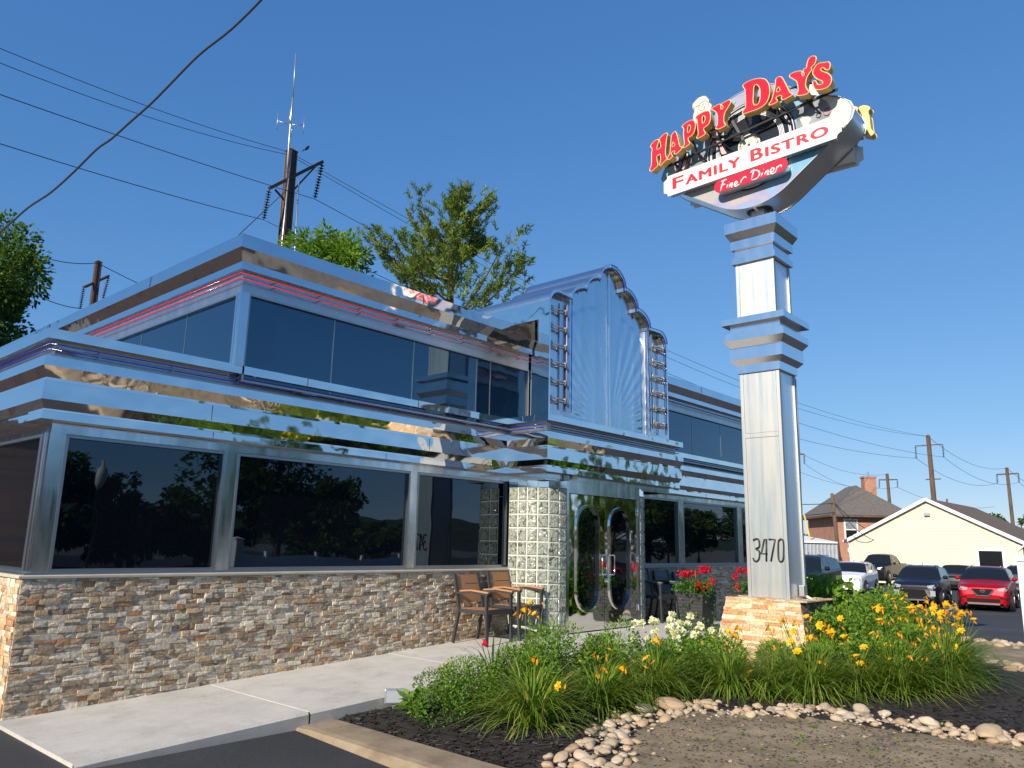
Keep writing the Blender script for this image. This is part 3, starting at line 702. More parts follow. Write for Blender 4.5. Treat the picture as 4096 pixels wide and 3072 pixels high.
# entrance
def blocks(cx_, sgn):
    base = MB(); gl = MB(); r_ = .5; cy = 7.5
    pts = []   # column of arc positions from the facade wall to the front
    for i in range(6): a = PI+(PI/2)*i/5; pts.append((r_*math.cos(a), r_*math.sin(a)))
    pts = [(-r_, .17)]+pts
    pts = [(cx_-sgn*(-x), cy+y) for x, y in pts] if sgn > 0 else [(cx_-x, cy+y) for x, y in pts]
    zs = [.02+.195*i for i in range(12)]
    for i in range(len(pts)-1):
        (xa, ya), (xb, yb) = pts[i], pts[i+1]; t = Vector((xb-xa, yb-ya, 0)); L = t.length; t /= L; nrm = Vector((t.y, -t.x, 0))*(1 if sgn > 0 else -1)
        a0 = Vector((xa, ya, 0)); 
        q = [a0+Vector((0, 0, 0)), a0+t*L]
        bq = [(xa, ya, 0), (xb, yb, 0), (xb, yb, 2.165), (xa, ya, 2.165)]; base.quad(*(bq if sgn > 0 else bq[::-1]))
        for z in zs[:-1]:
            m_ = .007; z0, z1 = z+m_, z+.195-m_; A = a0+t*m_; B = a0+t*(L-m_); d = .018; e = .012
            c = [A+Vector((0, 0, z0)), B+Vector((0, 0, z0)), B+Vector((0, 0, z1)), A+Vector((0, 0, z1))]
            f = [A+t*e+nrm*d+Vector((0, 0, z0+e)), B-t*e+nrm*d+Vector((0, 0, z0+e)), B-t*e+nrm*d+Vector((0, 0, z1-e)), A+t*e+nrm*d+Vector((0, 0, z1-e))]
            gf = [(4, 5, 6, 7), (0, 1, 5, 4), (1, 2, 6, 5), (2, 3, 7, 6), (3, 0, 4, 7)]; gl.add(c+f, gf if sgn > 0 else [q_[::-1] for q_ in gf])
    capm = MB()
    for i in range(len(pts)-1):
        (xa, ya), (xb, yb) = pts[i], pts[i+1]; t = Vector((xb-xa, yb-ya, 0)).normalized(); nr = Vector((t.y, -t.x, 0))*(1 if sgn > 0 else -1)*.012
        capm.quad((xa+nr.x, ya+nr.y, 2.165), (xb+nr.x, yb+nr.y, 2.165), (xb+nr.x, yb+nr.y, 2.285), (xa+nr.x, ya+nr.y, 2.285))
    p = base.build('glass_block_wall', M['mortar'], diner); gl.build('glass_blocks', M['gblock'], p); capm.build('steel_cap', M['chrome'], p)
blocks(9.09, 1); blocks(11.05, -1)
mb = MB(); YD = 7.0
mb.box(9.09, YD-.01, 2.10, 11.05, YD+.06, 2.284); mb.box(9.09, YD-.01, .05, 9.15, YD+.06, 2.10); mb.box(10.98, YD-.01, .05, 11.05, YD+.06, 2.10)
mb.build('door_frame', M['steel_trim'], diner)
def stadium(cx_, cz, hw, hh, n=10):
    P = []
    for i in range(n+1): a = PI*i/n; P.append((cx_+hw*math.cos(a), cz+hh-hw+hw*math.sin(a)))
    for i in range(n+1): a = PI+PI*i/n; P.append((cx_+hw*math.cos(a), cz-hh+hw+hw*math.sin(a)))
    return P
for xa, xb, pc, hx in ((9.16, 10.045, 9.62, 9.93), (10.055, 10.97, 10.47, 10.20)):
    hole = stadium(pc, 1.165, .265, .75)
    d = MB().prism([[(xa, .12), (xb, .12), (xb, 2.09), (xa, 2.09)], hole], lambda a, b, dd: (a, YD+dd, b), .0, .04, back=False).build('door', M['steel'], diner)
    MB().prism([stadium(pc, 1.165, .30, .785), stadium(pc, 1.165, .262, .747)], lambda a, b, dd: (a, YD+dd, b), -.022, .0).build('porthole_rim', M['chrome'], d)
    MB().prism([stadium(pc, 1.165, .268, .753)], lambda a, b, dd: (a, YD+dd, b), .012, .02, back=False).build('pane', M['glass'], d)
    s = 1 if hx < 10.05 else -1
    MB().tube([(hx+s*.06, YD, 1.21), (hx+s*.06, YD-.06, 1.21), (hx-s*.01, YD-.07, 1.21), (hx-s*.03, YD-.07, 1.19), (hx-s*.03, YD-.07, .94), (hx-s*.01, YD-.07, .92), (hx+s*.06, YD-.06, .92), (hx+s*.06, YD, .92)], .011, 8).build('door_handle', M['chrome'], d, True)
MB().lathe([(.0, -.03), (.028, -.03), (.03, 0)], (10.12, YD, .83), 12, axis='y').build('door_lock', M['chrome'], diner, True)
mb = MB()
for z in (.35, 1.1, 1.85): mb.tube([(10.985, YD-.012, z), (10.985, YD-.012, z+.11)], .012, 8)
split(mb, 'door_hinge', M['chrome'], diner, True)
MB().box(8.98, 6.93, 2.27, 9.08, 6.97, 2.35).build('junction_box', M['galv'], diner)
MB().lathe([(.06, 0), (.055, -.03), (.04, -.05), (.0, -.055)], (9.22, 6.94, 2.357), 14).build('dome_light', M['plate'], diner, True)
# rear wing glimpsed at the left edge
wing = sweep([(1.2, 30), (1.2, 18.5), (4.2, 18.5)], [(0, -.3), (0, 3.9), (.07, 3.9), (.07, 4.1), (-.3, 4.1)])
wing.build('rear_wing', M['steel'], diner)

# ------------------------------------------------------------------ roadside sign
LETTERS={'H':[[(5.855,7.506),(5.840,7.537),(5.779,7.578),(5.725,7.582),(5.709,7.573),(5.704,7.551),(5.716,7.514),(5.733,7.474),(5.741,7.415),(5.676,7.432),(5.673,7.484),(5.688,7.545),(5.695,7.565),(5.682,7.589),(5.638,7.620),(5.574,7.638),(5.553,7.623),(5.548,7.598),(5.565,7.548),(5.578,7.450),(5.591,7.333),(5.587,7.261),(5.572,7.221),(5.573,7.191),(5.616,7.170),(5.670,7.132),(5.696,7.136),(5.699,7.152),(5.685,7.182),(5.678,7.231),(5.682,7.293),(5.687,7.320),(5.741,7.303),(5.744,7.263),(5.738,7.210),(5.728,7.166),(5.734,7.138),(5.788,7.105),(5.832,7.083),(5.864,7.091),(5.875,7.113),(5.869,7.141),(5.846,7.185),(5.839,7.285),(5.837,7.376),(5.826,7.434),(5.830,7.472),(5.849,7.488)]],
'A':[[(5.464,7.583),(5.427,7.610),(5.401,7.590),(5.387,7.545),(5.368,7.467),(5.350,7.371),(5.335,7.326),(5.310,7.307),(5.308,7.291),(5.332,7.264),(5.405,7.229),(5.431,7.233),(5.446,7.253),(5.430,7.278),(5.435,7.290),(5.482,7.281),(5.493,7.264),(5.473,7.222),(5.478,7.199),(5.531,7.177),(5.557,7.186),(5.562,7.202),(5.546,7.227),(5.519,7.268),(5.507,7.325),(5.499,7.423),(5.487,7.520),(5.481,7.558)],[(5.457,7.443),(5.474,7.374),(5.427,7.378)]],
'P':[[(5.296,7.643),(5.280,7.662),(5.228,7.684),(5.167,7.696),(5.116,7.687),(5.087,7.661),(5.070,7.610),(5.075,7.542),(5.102,7.472),(5.143,7.437),(5.179,7.425),(5.195,7.416),(5.196,7.386),(5.177,7.340),(5.172,7.318),(5.198,7.303),(5.259,7.284),(5.285,7.290),(5.287,7.309),(5.268,7.332),(5.263,7.360),(5.271,7.443),(5.274,7.524),(5.267,7.582),(5.276,7.616)],[(5.189,7.624),(5.200,7.588),(5.202,7.513),(5.182,7.511),(5.161,7.543),(5.154,7.591),(5.169,7.626)]],
'P2':[[(5.068,7.695),(5.062,7.716),(5.001,7.743),(4.913,7.753),(4.858,7.740),(4.831,7.709),(4.821,7.649),(4.827,7.578),(4.859,7.522),(4.909,7.498),(4.934,7.488),(4.938,7.459),(4.918,7.415),(4.913,7.391),(4.938,7.373),(5.013,7.357),(5.050,7.361),(5.058,7.379),(5.036,7.408),(5.029,7.442),(5.035,7.531),(5.040,7.620),(5.043,7.665)],[(4.947,7.685),(4.958,7.639),(4.954,7.576),(4.934,7.575),(4.912,7.616),(4.910,7.658),(4.928,7.687)]],
'Y':[[(4.797,7.751),(4.784,7.765),(4.723,7.778),(4.674,7.780),(4.651,7.762),(4.652,7.726),(4.645,7.686),(4.630,7.687),(4.617,7.712),(4.636,7.750),(4.632,7.773),(4.572,7.786),(4.525,7.788),(4.501,7.777),(4.493,7.743),(4.510,7.713),(4.547,7.667),(4.584,7.620),(4.606,7.568),(4.613,7.498),(4.608,7.459),(4.592,7.423),(4.598,7.401),(4.634,7.391),(4.694,7.385),(4.736,7.400),(4.747,7.420),(4.728,7.443),(4.716,7.463),(4.711,7.534),(4.711,7.608),(4.727,7.663),(4.762,7.707),(4.791,7.730)]],
'D':[[(4.299,7.918),(4.295,7.938),(4.261,7.957),(4.178,7.966),(4.086,7.953),(4.006,7.922),(3.953,7.878),(3.917,7.799),(3.906,7.720),(3.909,7.647),(3.933,7.572),(3.975,7.515),(4.037,7.486),(4.118,7.475),(4.199,7.479),(4.281,7.478),(4.317,7.487),(4.323,7.510),(4.315,7.529),(4.282,7.560),(4.271,7.598),(4.267,7.683),(4.268,7.791),(4.267,7.845),(4.284,7.885)],[(4.138,7.825),(4.146,7.742),(4.156,7.639),(4.149,7.572),(4.124,7.550),(4.084,7.557),(4.055,7.621),(4.046,7.723),(4.057,7.803),(4.090,7.860),(4.121,7.861)]],
'A2':[[(3.812,7.830),(3.772,7.850),(3.733,7.834),(3.707,7.786),(3.681,7.712),(3.648,7.615),(3.623,7.548),(3.596,7.516),(3.599,7.496),(3.645,7.484),(3.713,7.474),(3.741,7.488),(3.750,7.510),(3.741,7.532),(3.757,7.557),(3.811,7.555),(3.822,7.533),(3.804,7.495),(3.815,7.473),(3.869,7.468),(3.913,7.467),(3.927,7.480),(3.921,7.499),(3.890,7.534),(3.862,7.607),(3.833,7.701),(3.820,7.769)],[(3.784,7.700),(3.810,7.633),(3.761,7.635)]],
'Y2':[[(3.617,7.795),(3.609,7.818),(3.570,7.828),(3.513,7.825),(3.462,7.810),(3.444,7.790),(3.446,7.760),(3.434,7.719),(3.420,7.728),(3.415,7.752),(3.426,7.782),(3.419,7.816),(3.381,7.826),(3.369,7.883),(3.342,7.944),(3.309,7.965),(3.272,7.956),(3.244,7.931),(3.244,7.890),(3.265,7.837),(3.299,7.811),(3.314,7.797),(3.311,7.764),(3.330,7.742),(3.370,7.697),(3.393,7.645),(3.405,7.577),(3.394,7.512),(3.373,7.472),(3.370,7.451),(3.394,7.435),(3.450,7.437),(3.514,7.455),(3.532,7.475),(3.531,7.495),(3.511,7.518),(3.509,7.558),(3.514,7.633),(3.526,7.679),(3.566,7.727),(3.606,7.770)]],
'S':[[(3.300,7.718),(3.283,7.763),(3.244,7.808),(3.198,7.818),(3.126,7.796),(3.091,7.790),(3.070,7.768),(3.065,7.730),(3.075,7.684),(3.098,7.671),(3.133,7.693),(3.149,7.724),(3.175,7.735),(3.192,7.724),(3.182,7.694),(3.144,7.657),(3.093,7.610),(3.065,7.558),(3.060,7.516),(3.075,7.462),(3.113,7.427),(3.167,7.419),(3.229,7.429),(3.282,7.458),(3.302,7.515),(3.310,7.569),(3.304,7.587),(3.280,7.585),(3.258,7.558),(3.247,7.518),(3.216,7.500),(3.184,7.502),(3.177,7.524),(3.195,7.552),(3.238,7.590),(3.272,7.635),(3.297,7.687)]]}
WAIT=[(5.200,8.097),(5.180,8.109),(5.121,8.149),(5.044,8.157),(4.982,8.130),(4.934,8.050),(4.935,8.012),(4.893,7.958),(4.895,7.908),(4.915,7.865),(4.905,7.786),(4.936,7.622),(5.148,7.700),(5.202,7.809),(5.206,7.900),(5.185,7.956),(5.215,8.019),(5.211,8.082)]
LEG=[(4.964,7.542),(4.852,7.551),(4.812,7.449),(4.786,7.341),(4.742,7.215),(4.686,7.098),(4.698,7.084),(4.788,7.102),(4.820,7.230),(4.883,7.375),(4.941,7.483)]
LEG2=[(5.373,7.319),(5.321,7.314),(5.358,7.162),(5.413,7.054),(5.451,7.092),(5.435,7.188)]
FINER=[ [(4.754,6.620),(4.706,6.626),(4.664,6.627)],[(4.713,6.625),(4.742,6.561),(4.772,6.475)],[(4.756,6.559),(4.693,6.560)],[(4.651,6.542),(4.672,6.492)],[(4.632,6.576),(4.628,6.578)],[(4.610,6.544),(4.631,6.484)],[(4.623,6.510),(4.591,6.547),(4.581,6.530),(4.598,6.488),(4.583,6.481)],[(4.556,6.503),(4.518,6.511),(4.506,6.535),(4.526,6.551),(4.550,6.520),(4.545,6.484),(4.519,6.476),(4.477,6.496)],[(4.441,6.552),(4.458,6.500)],[(4.453,6.526),(4.414,6.567),(4.382,6.580),(4.369,6.556)],[(4.250,6.635),(4.292,6.509)],[(4.301,6.611),(4.269,6.639),(4.225,6.630),(4.176,6.597),(4.171,6.546),(4.214,6.499),(4.287,6.498)],[(4.125,6.560),(4.149,6.508)],[(4.109,6.606),(4.105,6.608)],[(4.075,6.567),(4.096,6.514)],[(4.088,6.537),(4.050,6.571),(4.037,6.553),(4.056,6.506),(4.027,6.506)],[(4.014,6.522),(3.969,6.535),(3.955,6.568),(3.978,6.587),(4.007,6.553),(4.001,6.504),(3.971,6.497),(3.929,6.520)],[(3.910,6.585),(3.932,6.519)],[(3.923,6.555),(3.880,6.584),(3.851,6.586),(3.855,6.556)] ]
NUM=[ [(4.557,1.462),(4.533,1.478),(4.490,1.483),(4.473,1.446),(4.476,1.380),(4.524,1.353),(4.478,1.325),(4.482,1.238),(4.515,1.193),(4.554,1.203),(4.567,1.235)],[(4.401,1.482),(4.452,1.293),(4.366,1.295)],[(4.373,1.487),(4.387,1.197)],[(4.341,1.480),(4.254,1.481),(4.323,1.199)],[(4.210,1.460),(4.179,1.485),(4.147,1.461),(4.146,1.343),(4.159,1.226),(4.189,1.199),(4.217,1.224),(4.220,1.342),(4.210,1.460)] ]
FACE=[[(5.166,7.970),(5.197,8.020),(5.120,8.015),(5.068,8.047),(4.991,8.055),(4.949,8.000),(4.933,7.905)],[(5.120,8.015),(5.102,7.958),(5.065,7.918),(5.021,7.927),(5.007,7.972)],[(5.101,8.006),(5.075,8.009)],[(5.050,8.012),(5.012,8.015)],[(5.068,7.964),(5.045,7.955)]]
PX, PY, PH = 10.275, 4.375, .275
sign = thing('roadside_sign', 'square steel pylon on a stone base carrying the record-shaped sign with red letters', 'sign', (PX, PY, -.1))
def sqlathe(prof):
    mb = MB(); rows = [[(PX-PH-d, PY-PH-d, z), (PX+PH+d, PY-PH-d, z), (PX+PH+d, PY+PH+d, z), (PX-PH-d, PY+PH+d, z)] for d, z in prof]
    for a, b in zip(rows[:-1], rows[1:]):
        for j in range(4): mb.quad(a[j], a[(j+1) % 4], b[(j+1) % 4], b[j])
    mb.quad(*rows[-1]); return mb
sqlathe([(-.012, .70), (-.012, 3.745)]).build('lower_shaft', M['brushed_shade'], sign)
sqlathe([(-.012, 4.50), (-.012, 5.35)]).build('upper_shaft', M['brushed_shade'], sign)
for z0, z1 in ((.735, 2.83), (2.90, 3.738), (4.517, 5.34)):
    MB().box(PX-PH-.002, PY-PH+.045, z0, PX-PH+.01, PY+PH-.045, z1).build('front_sheet', M['brushed'], sign)
mb = MB()
for sx in (-1, 1):
    for sy in (-1, 1):
        for z0, z1 in ((.73, 3.74), (4.516, 5.34)):
            cx_, cy_ = PX+sx*PH, PY+sy*PH
            mb.box(min(cx_-sx*.045, cx_+sx*.006), min(cy_-sy*.04, cy_+sy*.006), z0, max(cx_-sx*.045, cx_+sx*.006), max(cy_-sy*.04, cy_+sy*.006), z1)
split(mb, 'corner_trim', M['brushed'], sign)
MB().box(PX-PH-.009, PY-PH+.042, 2.835, PX-PH+.01, PY+PH-.042, 2.895).build('seam_strip', M['brushed'], sign)
sqlathe([(.0, 3.735), (.03, 3.74), (.03, 3.85), (.045, 3.86), (.10, 3.92), (.10, 4.08), (.09, 4.10), (.16, 4.19), (.16, 4.28), (.12, 4.285), (.12, 4.31), (.085, 4.315), (.085, 4.42), (.18, 4.42), (.18, 4.51), (-.02, 4.515)]).build('collar', M['pillar_trim'], sign)
sqlathe([(0, 5.34), (.045, 5.345), (.045, 5.44), (.012, 5.445), (.012, 5.553), (.05, 5.56), (.05, 5.69), (.11, 5.80), (.11, 5.96), (-.24, 5.965)]).build('capital', M['pillar_trim'], sign)
# stone base: four battered faces
bt, bb, zt, zb = .485, .68, .72, -.30
sb = MB()
def hb(z): return bb+(bt-bb)*(z-zb)/(zt-zb)
for k in range(4):
    def mp(u, v, d, k=k):
        h = hb(v); uu = u*h/.68; o = h+d
        x, y = [(-o, -uu), (uu, -o), (o, uu), (-uu, o)][k]
        return (PX+x, PY+y, v)
    stones(sb, mp, -.68, .68, lambda u: zb, zt, OCH if k != 1 else [(.20, .15, .11), (.30, .20, .13), (.42, .30, .2), (.15, .11, .09), (.45, .36, .28)], None, .035, .065, .1, .3, .016)  # the shaded side's dimness is put into its darker stone colours
sb.box(PX-.47, PY-.47, .3, PX+.47, PY+.47, .71, (.4, .3, .2)); sb.build('stone_base', M['stone'], sign)
mb = MB()
stones(mb, lambda u, v, d: (PX+u, PY+v, .722+d*.6), -.5, .5, lambda u: -.5, .5, OCH, None, .08, .14, .12, .3, .02); mb.build('base_top', M['stone'], sign)
MB().box(PX+.02, PY-PH-.07, .76, PX+.14, PY-PH, .90, (.5, .5, .5)).build('conduit_box', M['galv'], sign, bevel=.01)
MB().tube([(PX+.08, PY-PH-.04, .78), (PX+.2, PY-PH-.1, .72), (PX+.3, PY-PH-.2, .66), (PX+.34, PY-PH-.3, .5), (PX+.36, PY-PH-.36, .1)], .016, 8).build('conduit', M['trimwhite'], sign, True)
MB().tube([(PX+PH+.02, PY-PH+.02, .9), (PX+PH+.02, PY-PH+.01, 2.2), (PX+PH+.03, PY-PH, 3.0), (PX+PH+.02, PY-PH, 3.7)], .012, 6).build('cable', M['galv'], sign, True)
# house number
mb = MB()
for st in NUM:
    st = spline(st, 3, False) if len(st) > 4 else st
    mb.tube([(PX-PH-.012, y, z) for y, z in st], .0115, 6)
tagm = mb.build('house_number', M['ink'], sign, True)
# post and cabinet
MB().box(10.19, 4.28, 5.95, 10.37, 4.47, 6.34).build('post', M['galv'], sign)
MB().lathe([(.19, 0), (.17, .03), (.1, .05)], (10.28, 4.375, 6.19), 20).build('post_flange', M['black'], sign, True)
CYc, CZc, TL = 4.37, 7.12, .031
def F1(y, z, d): return (9.70+d, y, z)
def F2(y, z, d): return (20.56-9.70-d, 8.74-y, z)
cab = []
for i in range(72):
    a = 2*PI*i/72; c, s = math.cos(a), math.sin(a); e = 1/math.hypot(c/1.47, s/.50); rr = (.93**9+e**9)**(1/9)
    cab.append((CYc-rr*c, CZc+rr*s+TL*rr*c))
def hull(P):
    P = sorted(P); out = []
    for seq in (P, P[::-1]):
        h = []
        for p in seq:
            while len(h) > 1 and (h[-1][0]-h[-2][0])*(p[1]-h[-2][1])-(h[-1][1]-h[-2][1])*(p[0]-h[-2][0]) <= 0: h.pop()
            h.append(p)
        out += h[:-1]
    return out
upper = [p for p in cab if p[1]-TL*(CYc-p[0]) >= CZc]; lo_ = hull(cab); lo_ = [p for p in lo_ if p[1]-TL*(CYc-p[0]) < CZc]
lo_.sort(key=lambda p: p[0]); upper.sort(key=lambda p: math.atan2(p[1]-CZc, p[0]-CYc)); cab = lo_+upper
cabo = MB().prism([cab], lambda a, b, d: (d, a, b), 10.02, 10.54, front=False, back=False).build('cabinet', M['cab'], sign, True)
for d, inv in ((10.02, 0), (10.54, 1)):
    mb = MB().prism([cab], lambda a, b, dd: (dd, a, b), d, d+.0, back=False, sides=False)
    mb.build('cabinet_face', M['cabface'], cabo)
rim = [(CYc+(y-CYc)*1.012, CZc+(z-CZc)*1.012) for y, z in cab]
for d in (10.012, 10.53): MB().prism([rim, cab], lambda a, b, dd: (dd, a, b), d, d+.018).build('cabinet_rim', M['alu'], cabo)
def circ(cy_, cz_, r_, n=40, a0=0, a1=2*PI): return [(cy_-r_*math.cos(a0+(a1-a0)*i/n), cz_+r_*math.sin(a0+(a1-a0)*i/n)) for i in range(n)]
for MP, side in ((F1, 0), (F2, 1)):
    rec = MB().prism([circ(CYc, CZc+.02, .69, 48)], MP, .30, .315).build('record', M['vinylrec'], sign)
    for r_ in (.665, .62, .60, .52, .50, .48, .46): MB().prism([circ(CYc, CZc+.02, r_+.006, 48), circ(CYc, CZc+.02, r_-.004, 48)], MP, .294, .300).build('groove', M['groove'], rec)
    lab = MB().prism([circ(CYc, CZc+.02, .17, 32)], MP, .285, .299).build('record_label', M['cream'], rec)
    MB().prism([circ(CYc, CZc+.02, .02, 12)], MP, .280, .284).build('spindle_hole', M['ink'], lab)
    mb = MB(); word = 'GONNA ROCK-RIGHT NOW'
    for i, ch in enumerate(word):
        if ch == ' ': continue
        vs, fs = text_mesh(ch, .045, offset=.001); a = PI*1.12-(i/(len(word)-1))*PI*1.24
        w_ = max(v[0] for v in vs) if vs else 0
        q = []
        for x, y, z in vs:
            x -= w_/2; y += .118; c, s = math.cos(a-PI/2), math.sin(a-PI/2); X = x*c-y*s; Y = x*s+y*c
            q.append(MP(CYc-X, CZc+.02+Y, .2835))
        mb.add(q, fs)
    mb.build('label_lettering', M['ink'], lab)
    # artwork on the face
    cream = spline([(3.35, 7.52), (3.12, 7.46), (2.97, 7.30), (2.93, 7.15), (3.0, 6.98), (3.12, 6.90), (3.45, 6.9), (3.50, 7.0), (3.32, 7.06), (3.22, 7.16), (3.20, 7.3), (3.25, 7.42)], 3)
    MB().prism([cream], MP, .312, .3195).build('cream_artwork', M['cream'], sign)
    MB().prism([spline([(3.62, 7.50), (3.36, 7.50), (3.24, 7.44), (3.19, 7.3), (3.22, 7.15), (3.34, 7.05), (3.66, 6.95)], 3)], MP, .3135, .3195).build('grey_artwork', M['greyart'], sign)
    MB().prism([spline([(5.12, 7.3), (5.45, 7.2), (5.6, 7.05), (5.3, 6.93), (5.0, 6.93)], 3)], MP, .3135, .3195).build('grey_artwork', M['greyart'], sign)
    MB().prism([[(3.62, 7.28), (3.52, 7.31), (3.46, 7.22), (3.54, 7.10), (3.58, 7.15)]], MP, .306, .312).build('light_artwork', M['cream'], sign)
    for cy_, cz_, r_, mm_ in ((3.24, 7.25, .055, 'red'), (3.36, 7.24, .035, 'ink'), (3.42, 7.10, .04, 'ink')):
        MB().prism([circ(cy_, cz_, r_, 20), circ(cy_, cz_, r_-.006, 20)], MP, .300, .3115).build('neon_ring', M[mm_], sign)
    star = []
    for i in range(10): a = PI/2+i*PI/5; r_ = .07 if i % 2 == 0 else .03; star.append((4.62+r_*math.cos(a), 7.90+r_*math.sin(a)))
    MB().prism([star], MP, .312, .3195).build('teal_star', M['teal'], sign)
    # letters
    for key in ('H', 'A', 'P', 'P2', 'Y', 'D', 'A2', 'Y2', 'S'):
        L = [spline(l, 3) for l in LETTERS[key]]
        lt = MB().prism(L, MP, .006, .135, front=False).build('letter', M['yellow'], sign)
        MB().prism(L, MP, .004, .005, back=False, sides=False).build('letter_face', M['red'], lt)
        tb = MB()
        for l in L: tb.tube([MP(a, b, .002) for a, b in l], .0065, 4, closed=True)
        tb.build('letter_trim', M['goldedge'], lt)
    # supports
    sp = MB()
    def bz_(y): return 7.17+(5.75-y)*.107
    sp.beam(MP(5.72, bz_(5.72), .19), MP(3.05, bz_(3.05), .19), .03, .03)
    sp.beam(MP(5.0, 7.45, .20), MP(4.45, 7.26, .20), .03, .04); sp.beam(MP(4.6, 7.62, .2), MP(4.42, 7.2, .22), .03, .04)
    for y in (5.55, 5.15, 4.75, 4.3, 3.85, 3.45):
        sp.beam(MP(y, bz_(y), .19), MP(y, bz_(y), .32), .025, .018); sp.beam(MP(y, bz_(y), .19), MP(y+.03, bz_(y)+.18, .12), .02, .02)
        sp.beam(MP(y-.12, bz_(y)-.16, .31), MP(y, bz_(y), .19), .02, .02)
    sp.beam(MP(4.1, 7.75, .14), MP(3.1, 7.62, .14), .02, .02)
    sp.build('support_frame', M['black'], sign)
    # name panel
    def PM(u, v, d, MP=MP): return MP(5.73-u, 6.665+v+TL*u, d)
    def notched(w_, h_, n=.07):
        P = []
        for cx_, cy_, a0 in ((0, 0, PI/2), (w_, 0, PI), (w_, h_, 3*PI/2), (0, h_, 0)):
            arcp = [(cx_+n*math.cos(a0-PI/2*i/6), cy_+n*math.sin(a0-PI/2*i/6)) for i in range(7)]
            P += arcp
        return P
    pan = MB().prism([notched(2.70, .335)], PM, .172, .186).build('name_panel', M['white'], sign)
    MB().prism([[(.09, .02), (2.6, .02), (2.6, .315), (.09, .315)]], PM, .187, .30).build('panel_box', M['cab'], pan)
    mb = MB(); mb.quad(PM(1.352, 0, .1705), PM(1.358, 0, .1705), PM(1.358, .335, .1705), PM(1.352, .335, .1705)); mb.build('panel_joint', M['greyart'], pan)
    tm = MB()
    for body, u0, u1, v0, h_ in (('F', .165, .335, .09, .175), ('AMILY', .385, 1.26, .088, .14), ('B', 1.435, 1.60, .09, .175), ('ISTRO', 1.655, 2.52, .088, .14)):
        vs, fs = text_mesh(body, 1, offset=0, spacing=1.12)
        xa = min(v[0] for v in vs); xb = max(v[0] for v in vs); ya = min(v[1] for v in vs); yb = max(v[1] for v in vs)
        
        for kk in range(5): tm.add([PM(u0+(x-xa)/(xb-xa)*(u1-u0)+kk*.006-.012, v0+(y-ya)/(yb-ya)*h_+(kk % 2)*.006, .170-kk*.0007) for x, y, z in vs], fs)
    tm.build('panel_lettering', M['redtext'], pan)
    # red pill
    def QM(u, v, d, MP=MP): return MP(4.87-u, 6.455+v+TL*u*1.2, d)
    pill = [(.1+.1*math.cos(a), .1+.1*math.sin(a)) for a in np.linspace(PI/2, 3*PI/2, 12)]+[(1.01+.1*math.cos(a), .1+.1*math.sin(a)) for a in np.linspace(-PI/2, PI/2, 12)]
    pl2 = MB().prism([pill], QM, .140, .155).build('pill_panel', M['redpill'], sign)
    MB().prism([[(.105+(u-.105)*.97, .1+(v-.1)*.9) for u, v in pill]], QM, .156, .30).build('pill_box', M['cab'], pl2)
    mb = MB()
    for st in FINER:
        st = spline(st, 3, False) if len(st) > 2 else st; n = len(st)
        rr = [.0075+.0035*math.sin(PI*min(1, (i+.5)/n)) for i in range(n)]
        mb.tube([MP(y, z, .140) for y, z in st], rr, 6)
    mb.build('script_lettering', M['trimwhite'], pl2, True)
    # cut-out waitress figure
    W = spline(WAIT, 3); wf = MB().prism([W], MP, .20, .24).build('figure_cutout', M['cream'], sign)
    mb = MB(); mb.tube([MP(a, b, .198) for a, b in W], .005, 4, closed=True)
    for st in FACE: mb.tube([MP(a, b, .197) for a, b in (spline(st, 3, False) if len(st) > 2 else st)], .004, 4)
    mb.build('figure_outline', M['greyart'], wf)
    for L in (LEG, LEG2):
        S = spline(L, 3); o = MB().prism([S], MP, .24, .27).build('figure_leg', M['pink'], sign)
        MB().tube([MP(a, b, .238) for a, b in S], .012, 4, closed=True).build('leg_outline', M['ink'], o)

